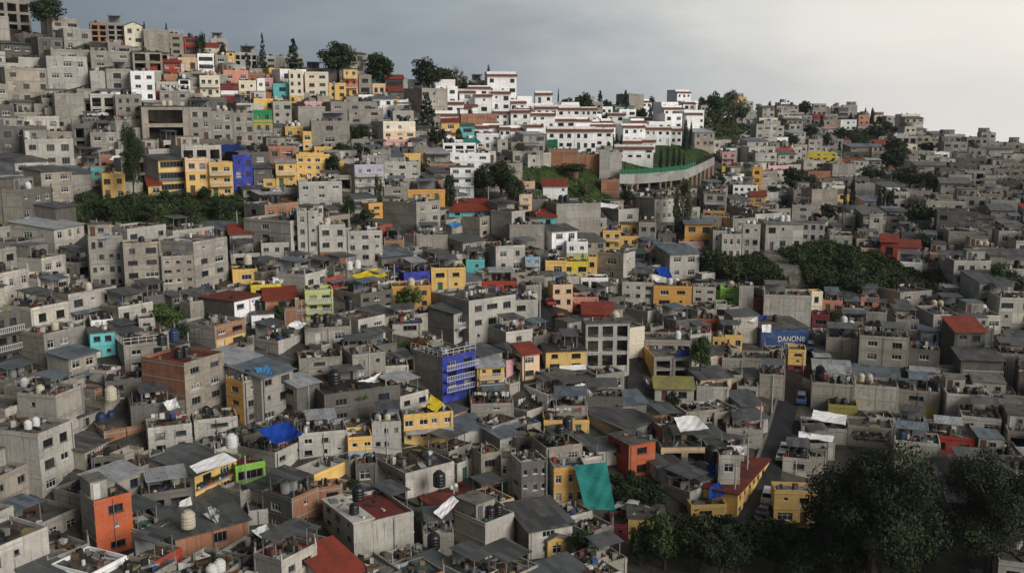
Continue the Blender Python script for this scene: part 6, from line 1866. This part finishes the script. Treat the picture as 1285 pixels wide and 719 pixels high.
# ------------------------------------------------------------------ water tanks on the roofs
rk = random.Random(5); nt = 0; TCOL = ['tank_black']*9+['tank_beige']*2+['tank_white']*2+['tank_grey', 'tank_blue']; TW = {'tank_black': 'black', 'tank_beige': 'beige', 'tank_white': 'white', 'tank_grey': 'grey', 'tank_blue': 'dark blue'}
JUNK = MB(); JC = [(.03, .03, .03)]*9+[(.2, .19, .17)]*9+[(.10, .06, .035)]*7+[(.5, .5, .48)]*4+[(.14, .05, .035)]*3+[(.04, .09, .22), (.05, .12, .08), (.28, .23, .10), (.22, .05, .04), (.35, .36, .38), (.25, .2, .14)]
lines = 0
for h in own:
    if h['rf'] not in FLAT or h.get('name') == 'villa' or 'rz' not in h: continue
    Lr, Ll, rz = h['Lr'], h['Ll'], h['rz']; clean = 'clean' in h['fl'] or 'open' in h['fl']
    if min(Lr, Ll) < 2.5: continue
    if nt < 230 and rk.random() < (.30 if clean else .62) and h['sc'] > 2.6 and h['px'] > 6:
        key = rk.choice(TCOL); lab = f"{TW[key]} tank on the {cutlab(h['label'], 11)}"
        s = rk.uniform(.85, 1.2); x, yy = rk.uniform(.9, Lr-.9), rk.uniform(.9, Ll-.9)
        add_tank(wpt(h, x, yy, rz+.002), key, lab, s); nt += 1
        if rk.random() < .3 and Lr > 4: add_tank(wpt(h, x+1.35 if x < Lr/2 else x-1.35, yy, rz+.002), key, lab, s); nt += 1
    if h['sc'] < 2.3: continue
    for k in range(rk.randint(3, 9) if clean else rk.randint(14, 40)):
        x, yy = rk.uniform(.3, Lr-.5), rk.uniform(.3, Ll-.5); c = rk.choice(JC); j = rk.uniform(.7, 1.2); c = tuple(v*j for v in c)
        t = rk.random(); a = rk.uniform(0, 3.14)
        if t < .5: sx, sy, sz = rk.uniform(.08, .4), rk.uniform(.08, .4), rk.uniform(.15, 1.0)
        elif t < .8: sx, sy, sz = rk.uniform(.8, 1.6), rk.uniform(.05, .25), rk.uniform(.05, .3)
        else: sx, sy, sz = rk.uniform(.5, 1.1), rk.uniform(.4, 1.0), rk.uniform(.04, .2)
        ca, sa = math.cos(a), math.sin(a); z0 = rz+.01; tl = rk.uniform(-.15, .15)
        V = []
        for zz in (0, sz):
            for ux, uy in ((-1, -1), (1, -1), (1, 1), (-1, 1)):
                qx, qy = ux*sx, uy*sy; V.append(wpt(h, min(max(x+qx*ca-qy*sa, .17), Lr-.17), min(max(yy+qx*sa+qy*ca, .17), Ll-.17), z0+zz+(tl*ux*sx if zz else 0)))
        for q in ((0, 1, 5, 4), (1, 2, 6, 5), (2, 3, 7, 6), (3, 0, 4, 7), (4, 5, 6, 7)): JUNK.face([V[i] for i in q], 0, None, c)
    if not clean and lines < 46 and h['sc'] > 4.6 and rk.random() < .34 and Lr > 3:
        y_ = rk.uniform(.8, max(.9, min(Ll-.8, 3.0))); clothesline(wpt(h, .4, y_, rz+1.75), wpt(h, Lr-.4, y_+rk.uniform(-.3, .3), rz+1.75), 'washing line on the '+cutlab(h['label']), lines*7+3); lines += 1
tag(JUNK.build('rooftop_clutter', MC['tinted_junk']), 'boxes, boards, buckets and scrap lying about on the roofs', None, None, 'stuff')
print('tanks', nt, 'lines', lines)
# tanks one can point to in the photograph
for crop, x, y, hgt, key, s, lab in (('D1', 535, 590, 3.5, 'tank_beige', 1.5, 'large beige water tank on the bottom left roof'), ('D2', 316, 445, 8.2, 'tank_black', 1.3, 'black water tank on the cream flat roof'), ('D2', 716, 700, 3, 'tank_black', 1.4, 'black water tank in the bottom yard beside a white canopy'), ('C1', 125, 620, 4, 'tank_beige', 1.4, 'pale water tank on a low roof at the left edge'), ('C1', 395, 330, 8.5, 'tank_black', 1.2, 'black water tank on the dark red roof deck'), ('C1', 460, 310, 8.6, 'tank_blue', 1.3, 'dark blue water tank behind the dark red roof deck'), ('B1', 850, 600, 4, 'tank_beige', 1.3, 'beige water tank beside the small yellow house'), ('C3', 558, 205, 7, 'tank_beige', 1.4, 'cream water tank beside the red roof room'), ('C4', 650, 220, 3, 'tank_white', 1.2, 'white water tank behind the olive water house'), ('D1', 765, 165, 7, 'tank_white', 1.3, 'white roof box shaped tank by the blue tarpaulin'), ('C2', 270, 140, 5, 'tank_black', 1.3, 'black water tank above the grey twin storey house'), ('C2', 190, 540, 4, 'tank_black', 1.6, 'fat black water tank beside the red lower roof'), ('C2', 95, 215, 5, 'tank_black', 1.1, 'first black tank of two below the lime house'), ('C2', 150, 215, 5, 'tank_black', 1.1, 'second black tank of two below the lime house'), ('D2', 745, 370, 3.5, 'tank_black', 1.5, 'black water tank on the broad dark red terrace'), ('D2', 945, 500, 4, 'tank_black', 1.4, 'first of two black tanks on the bottom right middle roof'), ('D2', 985, 505, 4, 'tank_black', 1.4, 'second of two black tanks on the bottom right middle roof'), ('D3', 265, 110, 7, 'tank_black', 1.3, 'black tank on the pale gravel roof'), ('D3', 305, 70, 7, 'tank_black', 1.3, 'black tank behind the pale gravel roof'), ('D3', 1070, 240, 4, 'tank_black', 1.8, 'wide black tank above the hanging blue tarpaulin'), ('B2', 268, 628, 4, 'tank_white', 1.1, 'first white tank beside the yellow tarpaulin'), ('B2', 312, 620, 4, 'tank_white', 1.1, 'second white tank beside the yellow tarpaulin'), ('C4', 523, 495, 4, 'tank_black', 1.4, 'black tank on the long white corrugated roofs'), ('C4', 975, 500, 5, 'tank_black', 1.3, 'black tank at the right edge roof')):
    px_, py_ = cp(crop, x, y); d = D(px_, py_)
    for _ in range(3): d = D(px_, py_+hgt*F/d)
    add_tank(Pd(px_, py_, d), key, lab, s)
# ------------------------------------------------------------------ cars, poles, sign, graffiti
def car(crop, x, y, hd, key, lab, van=False, lift=.3, dd=0): px_, py_ = cp(crop, x, y); add_car(px_, py_, hd, key, lab, van, lift, dd)
car('D3', 635, 515, 160, 'white', 'white car parked beside the shaded garden', lift=.4)
car('D4', 248, 455, 70, 'white', 'white van parked beside the street side yellow house', True)
car('D4', 232, 528, 60, 'dark', 'dark car behind the white van at the lower street')
car('D4', 338, 195, 72, 'white', 'white car parked at the street by a grey wall')
car('D4', 322, 235, 72, 'silver', 'silver car parked at the street behind the white car')
car('C4', 425, 640, 72, 'blue', 'blue van parked halfway up the street', True)
car('C4', 470, 365, 75, 'blue', 'small blue van at the upper end of the street', True)
car('C3', 265, 210, 100, 'red', 'dark red car in the upper lane'); car('C3', 210, 125, 100, 'red', 'red car higher up the lane', lift=.3)
car('C3', 320, 140, 10, 'red', 'maroon car parked by the salmon pink house'); car('C3', 425, 148, 200, 'white', 'white car parked above the red roof room')
car('C3', 655, 262, 150, 'silver', 'silver car behind the open sided concrete house'); car('C3', 655, 352, 170, 'white', 'white car in the dark alley')
car('C3', 530, 412, 170, 'silver', 'grey car under the open sided concrete house', lift=.6, dd=-1); car('A1', 55, 528, 180, 'white', 'white car in the open garage at the left edge', dd=-.5)
car('B1', 1005, 238, 200, 'white', 'white car below the royal blue house'); car('A2', 20, 690, 170, 'white', 'white car before the yellow terraces')
PO = []
for c, x, yt, yb, arm, lamp, lab in (('A2', 724, 535, 690, True, False, 'utility pole below the spreading pine'), ('A2', 192, 335, 420, True, False, 'utility pole by the orange balcony tower'), ('B2', 508, 600, 730, True, False, 'utility pole beside the yellow tarpaulin'), ('B2', 840, 180, 305, True, False, 'utility pole under the white four storey house'), ('B2', 1006, 188, 305, True, False, 'utility pole beside the rusty pink roof'), ('B3', 618, 175, 300, True, False, 'utility pole under the left end of the deck'), ('B3', 770, 395, 520, True, False, 'utility pole beside the tall grey house'), ('C3', 158, -5, 235, True, False, 'tall concrete pole at the dark lane'), ('B4', 410, 145, 220, False, True, 'street lamp post in the middle of the right slope'), ('B4', 241, 178, 245, True, False, 'utility pole beside the white right slope house'), ('B1', 795, 320, 420, True, False, 'utility pole on the dark green slope'), ('B3', 825, 165, 240, True, False, 'utility pole under the middle of the deck'), ('D1', 842, 205, 370, True, False, 'utility pole before the lime green house'), ('D2', 822, 370, 430, False, False, 'short pole with white globe beside the red terrace'), ('C4', 945, 410, 470, True, False, 'thin pole behind the grey block walls'), ('C1', 535, 255, 330, False, True, 'bent white pipe post by the red roof deck'), ('A2', 1050, 470, 520, True, False, 'short pole by the villas')):
    px_, yt_ = cp(c, x, yt); _, yb_ = cp(c, x, yb); PO.append(add_pole(px_, yt_, yb_, lab, arm, lamp, -1.0)[1])
def wire(a, b, lab, sag=1.0):
    o = empty('power_cable', (a+b)/2); m = (a+b)/2; s = MB(); pr = None
    for i in range(13):
        t = i/12; p = a*(1-t)+b*t-m-Vector((0, 0, sag*4*t*(1-t)))
        if pr is not None: s.bar(pr, p, .022, 3)
        pr = p
    s.build('cable', MC['wire_black'], o); return tag(o, lab, 'power cable', 'cables strung between the poles')
wire(PO[4], PO[3], 'cable between the two poles below the white four storey house'); wire(PO[5], PO[11], 'cable strung under the deck between two poles'); wire(PO[6], PO[5], 'cable rising from the tall grey house to the deck', 1.5); wire(PO[2], PO[3], 'cable rising from the yellow tarpaulin to the white house', 2)
wire(PO[4], PO[5], 'cable crossing above the green slope', 2); wire(PO[12], P(*cp('D1', 1142, 150))+Vector((0, 0, 5)), 'cable from the lime green house to the blue tarpaulin roof'); wire(PO[7], PO[6], 'cable from the dark lane up to the tall grey house', 2)
rc_ = random.Random(33); nearh = [h for h in own if h['sc'] > 5.2 and 'rz' in h and 100 < h['xc'] < 1190]
for k in range(34):
    h1 = rc_.choice(nearh); cand = [h for h in nearh if 9 < (h['p']-h1['p']).length < 30]
    if not cand: continue
    h2 = rc_.choice(cand); wire(wpt(h1, h1['Lr']*.5, h1['Ll']*.5, h1['H']+1.6), wpt(h2, h2['Lr']*.5, h2['Ll']*.5, h2['H']+1.3), 'thin black service cable sagging from roof to roof', rc_.uniform(.3, 1.1))
    for hh in (h1, h2):
        m_ = MB(); z_ = 1.65 if hh is h1 else 1.35
        m_.bar((hh['Lr']*.5, hh['Ll']*.5, hh['rz'] if hh['rf'] in FLAT else hh['H']), (hh['Lr']*.5, hh['Ll']*.5, hh['H']+z_), .035, 4); m_.build('service_mast', MC['frame_steel'], hh['root'])
for k, (x_, y_) in enumerate(((921, 640), (937, 600), (953, 560), (968, 520), (979, 482))):
    o_, p_ = add_pole(x_, y_-72*120/D(x_, y_), y_, 'pole on the street kerb, '+('lowest', 'second', 'third', 'fourth', 'topmost')[k]+' of five going uphill', True, k % 2 == 1)
    if k: wire(pp_, p_, 'cable along the street between its '+('', 'lowest two', 'second and third', 'third and fourth', 'two topmost')[k]+' poles', .5)
    pp_ = p_
gl = empty('globe_lamp', PO[13]+Vector((0, 0, .2)))
for o_ in ((-.3, 0, 0), (.25, 0, .25)):
    b = MB(); b.lathe([(0, -.38), (.27, -.27), (.38, 0), (.27, .27), (0, .38)], 10, 0, None, o_); b.build('globe', MC['tank_white'], gl, None, 0, True)
tag(gl, 'pair of white globes on a short pole by the red terrace', 'lamp')
def house_by(s): return next(h for h in HOUSES if h['label'] and s in h['label'])
def text_mesh(txt, size, ex):
    cu = bpy.data.curves.new('lettering', 'FONT'); cu.body = txt; cu.size = size; cu.extrude = ex; cu.offset = .008*size if len(txt) > 1 else -.004
    o = bpy.data.objects.new('tmp', cu); COL.objects.link(o); bpy.context.view_layer.update(); me = bpy.data.meshes.new_from_object(o); bpy.data.objects.remove(o); return me
hs = house_by('white lettering'); rt = hs['root']
me = text_mesh('DANON', 1.0, .03); me2 = text_mesh('e', 1.34, .03)
print('SIGN', len(me.vertices), hs['Lr'], hs['H'], hs['label'], [round(max(v.co[k] for v in me.vertices), 2) for k in range(3)])
wmax = max(v.co.x for v in me.vertices); wt = wmax+.08+max(v.co.x for v in me2.vertices)
S_ = hs['Lr']; fsz = (S_*.58)/wt; x0 = S_*.35; z0 = hs['H']*.30
me.materials.append(MC['frame_white']); me2.materials.append(MC['frame_white'])
sg = empty('sign_lettering', (x0, -.06, z0)); sg.parent = rt
for mm, dx in ((me, 0), (me2, wmax+.08)):
    o = link('letter', mm, sg, (dx*fsz, 0, 0)); o.rotation_euler = (R(90), 0, 0); o.scale = (fsz, fsz*1.25, 1)
b = MB()
for i in range(8): b.box(fsz*(1.05+.22*i), -.03, -.30*fsz-.02*abs(i-3.5)*fsz, fsz*(1.05+.22*i+.20), .0, -.22*fsz-.02*abs(i-3.5)*fsz)
b.build('underline', MC['frame_white'], sg)
def scribble(h, u0, u1, v0, v1, n, name, sd, r=.05):
    rg_ = random.Random(sd); b = MB()
    for k in range(n):
        x = u0+(u1-u0)*rg_.random(); z = v0+(v1-v0)*rg_.random(); pr = (x, -.02, z)
        for j in range(rg_.randint(2, 5)):
            nx = min(max(pr[0]+rg_.uniform(-.6, .6), u0), u1); nz = min(max(pr[2]+rg_.uniform(-.5, .5), v0), v1); b.bar(pr, (nx, -.02, nz), r, 4); pr = (nx, -.02, nz)
    b.build(name, MC['graffiti_black'], h['root'])
hg = house_by('white house with black graffiti'); scribble(hg, hg['Lr']*.58, hg['Lr']*.95, hg['H']*.50, hg['H']*.92, 14, 'graffiti', 3)
hw = house_by('scrawled black graffiti'); scribble(hw, hw['Lr']*.1, hw['Lr']*.9, hw['H']*.3, hw['H']*.75, 46, 'graffiti', 5, .045)
# flowerpots on the yellow house
hp = house_by('yellow house with flowerpots'); rp = random.Random(2)
for k in range(26):
    row = k % 2; u = hp['Lr']*(.04+.92*(k//2)/13); z = hp['H']*.52 if row else .05
    b = MB(); b.lathe([(.10, 0), (.15, .26), (.16, .3)], 8); p = wpt(hp, u, -.35, z+.14)
    o = empty('flowerpot', p); b.build('pot', MC[rp.choice(['tank_white', 'cloth_red', 'cloth_blue', 'roof_tr'])], o)
    cr = link('plant', crown('bush', 500, k % 3, 'leaf_mid', .09), o, (0, 0, .24)); cr.scale = (.5, .5, .55)
    tag(o, 'flowerpot on the upper ledge of the yellow house' if row else 'flowerpot on the lower ledge of the yellow house', 'flowerpot', 'flowerpots on the upper ledge' if row else 'flowerpots on the lower ledge')
for z, nm in ((hp['H']*.52, 'ledge'), (.05, 'ledge')):
    b = MB(); b.box(0, -.6, z, hp['Lr'], -.09, z+.135); b.build(nm, MC['concrete'], hp['root'])
# ------------------------------------------------------------------ light
SUN_AZ, SUN_EL = 130.0, 27.0   # azimuth measured clockwise from the view direction (+Y)
w = bpy.data.worlds.new('World'); S.world = w; w.use_nodes = True; t = NT(w); bg = w.node_tree.nodes['Background']
sky = t.add('ShaderNodeTexSky', sky_type='NISHITA'); sky.sun_disc = False; sky.sun_elevation = R(SUN_EL); sky.sun_rotation = R(SUN_AZ); sky.air_density = 1.6; sky.dust_density = 4
tc = t.add('ShaderNodeTexCoord'); sp = t.add('ShaderNodeSeparateXYZ'); t.l.new(tc.outputs['Generated'], sp.inputs[0])
mp = t.scale(tc.outputs['Generated'], (1.0, 1.0, 3.6)); n1 = t.noise(mp, 2.3, 6, .58); n2 = t.noise(mp, 6.5, 5, .6)
wob = t.math('ADD', sp.outputs[0], t.math('MULTIPLY', t.math('SUBTRACT', n1, .5), .62)); wob = t.math('ADD', wob, t.math('MULTIPLY', sp.outputs[2], .45)); wob = t.math('ADD', wob, t.math('MULTIPLY', t.math('SUBTRACT', n2, .5), .10))
cr_ = t.add('ShaderNodeValToRGB'); t.l.new(t.mapr(wob, -.46, .52, 0, 1), cr_.inputs[0]); e = cr_.color_ramp.elements
K_ = 10.0
for k, (ps, c) in enumerate(((0, (.150, .185, .235)), (.25, (.205, .245, .295)), (.45, (.33, .37, .41)), (.62, (.56, .575, .575)), (.8, (.82, .80, .76)), (1, (.93, .885, .82)))):
    el = e[k] if k < 2 else e.new(ps)
    el.position = ps; el.color = (c[0], c[1], c[2], 1)
cl = t.mix(1.0, cr_.outputs[0], (K_, K_, K_), 'MULTIPLY')
dk_ = t.mapr(sp.outputs[2], .15, .48, 1.0, .22); dkc = t.add('ShaderNodeCombineColor'); [t.l.new(dk_, dkc.inputs[k]) for k in range(3)]; cl = t.mix(1.0, cl, dkc.outputs[0], 'MULTIPLY'); fin = t.mix(.93, sky.outputs[0], cl); t.l.new(fin, bg.inputs[0]); bg.inputs[1].default_value = .1
sun = bpy.data.lights.new('sun', 'SUN'); sun.energy = 2.75; sun.angle = R(30); sun.color = (1, .965, .915)
so = bpy.data.objects.new('sun', sun); COL.objects.link(so)
sd = Vector((math.sin(R(SUN_AZ))*math.cos(R(SUN_EL)), math.cos(R(SUN_AZ))*math.cos(R(SUN_EL)), math.sin(R(SUN_EL))))
so.rotation_euler = sd.to_track_quat('Z', 'Y').to_euler()
vs = S.view_settings; vs.view_transform = 'Standard'; vs.look = 'None'; vs.exposure = 0.08; vs.gamma = 1
S.render.resolution_x, S.render.resolution_y = 1024, 572
S.cycles.use_denoising = True; S.cycles.max_bounces = 5; S.cycles.diffuse_bounces = 3; S.cycles.glossy_bounces = 2; S.cycles.transparent_max_bounces = 4

hz = bpy.data.meshes.new('haze'); x0, x1, y0, y1, z0, z1 = -3400, 3400, -120, 4600, -420, 190
hv = [(x, y, z) for z in (z0, z1) for x, y in ((x0, y0), (x1, y0), (x1, y1), (x0, y1))]
hz.from_pydata(hv, [], [(3, 2, 1, 0), (4, 5, 6, 7), (0, 1, 5, 4), (1, 2, 6, 5), (2, 3, 7, 6), (3, 0, 4, 7)])
hm = bpy.data.materials.new('haze_air'); hm.use_nodes = True; n_ = hm.node_tree.nodes; n_.clear(); vo = n_.new('ShaderNodeVolumePrincipled'); ou = n_.new('ShaderNodeOutputMaterial')
vo.inputs['Color'].default_value = (.86, .92, 1, 1); vo.inputs['Density'].default_value = .00006; vo.inputs['Anisotropy'].default_value = .2; hm.node_tree.links.new(vo.outputs[0], ou.inputs['Volume'])
hz.materials.append(hm); tag(link('haze', hz), kind='stuff')
S.cycles.volume_bounces = 0
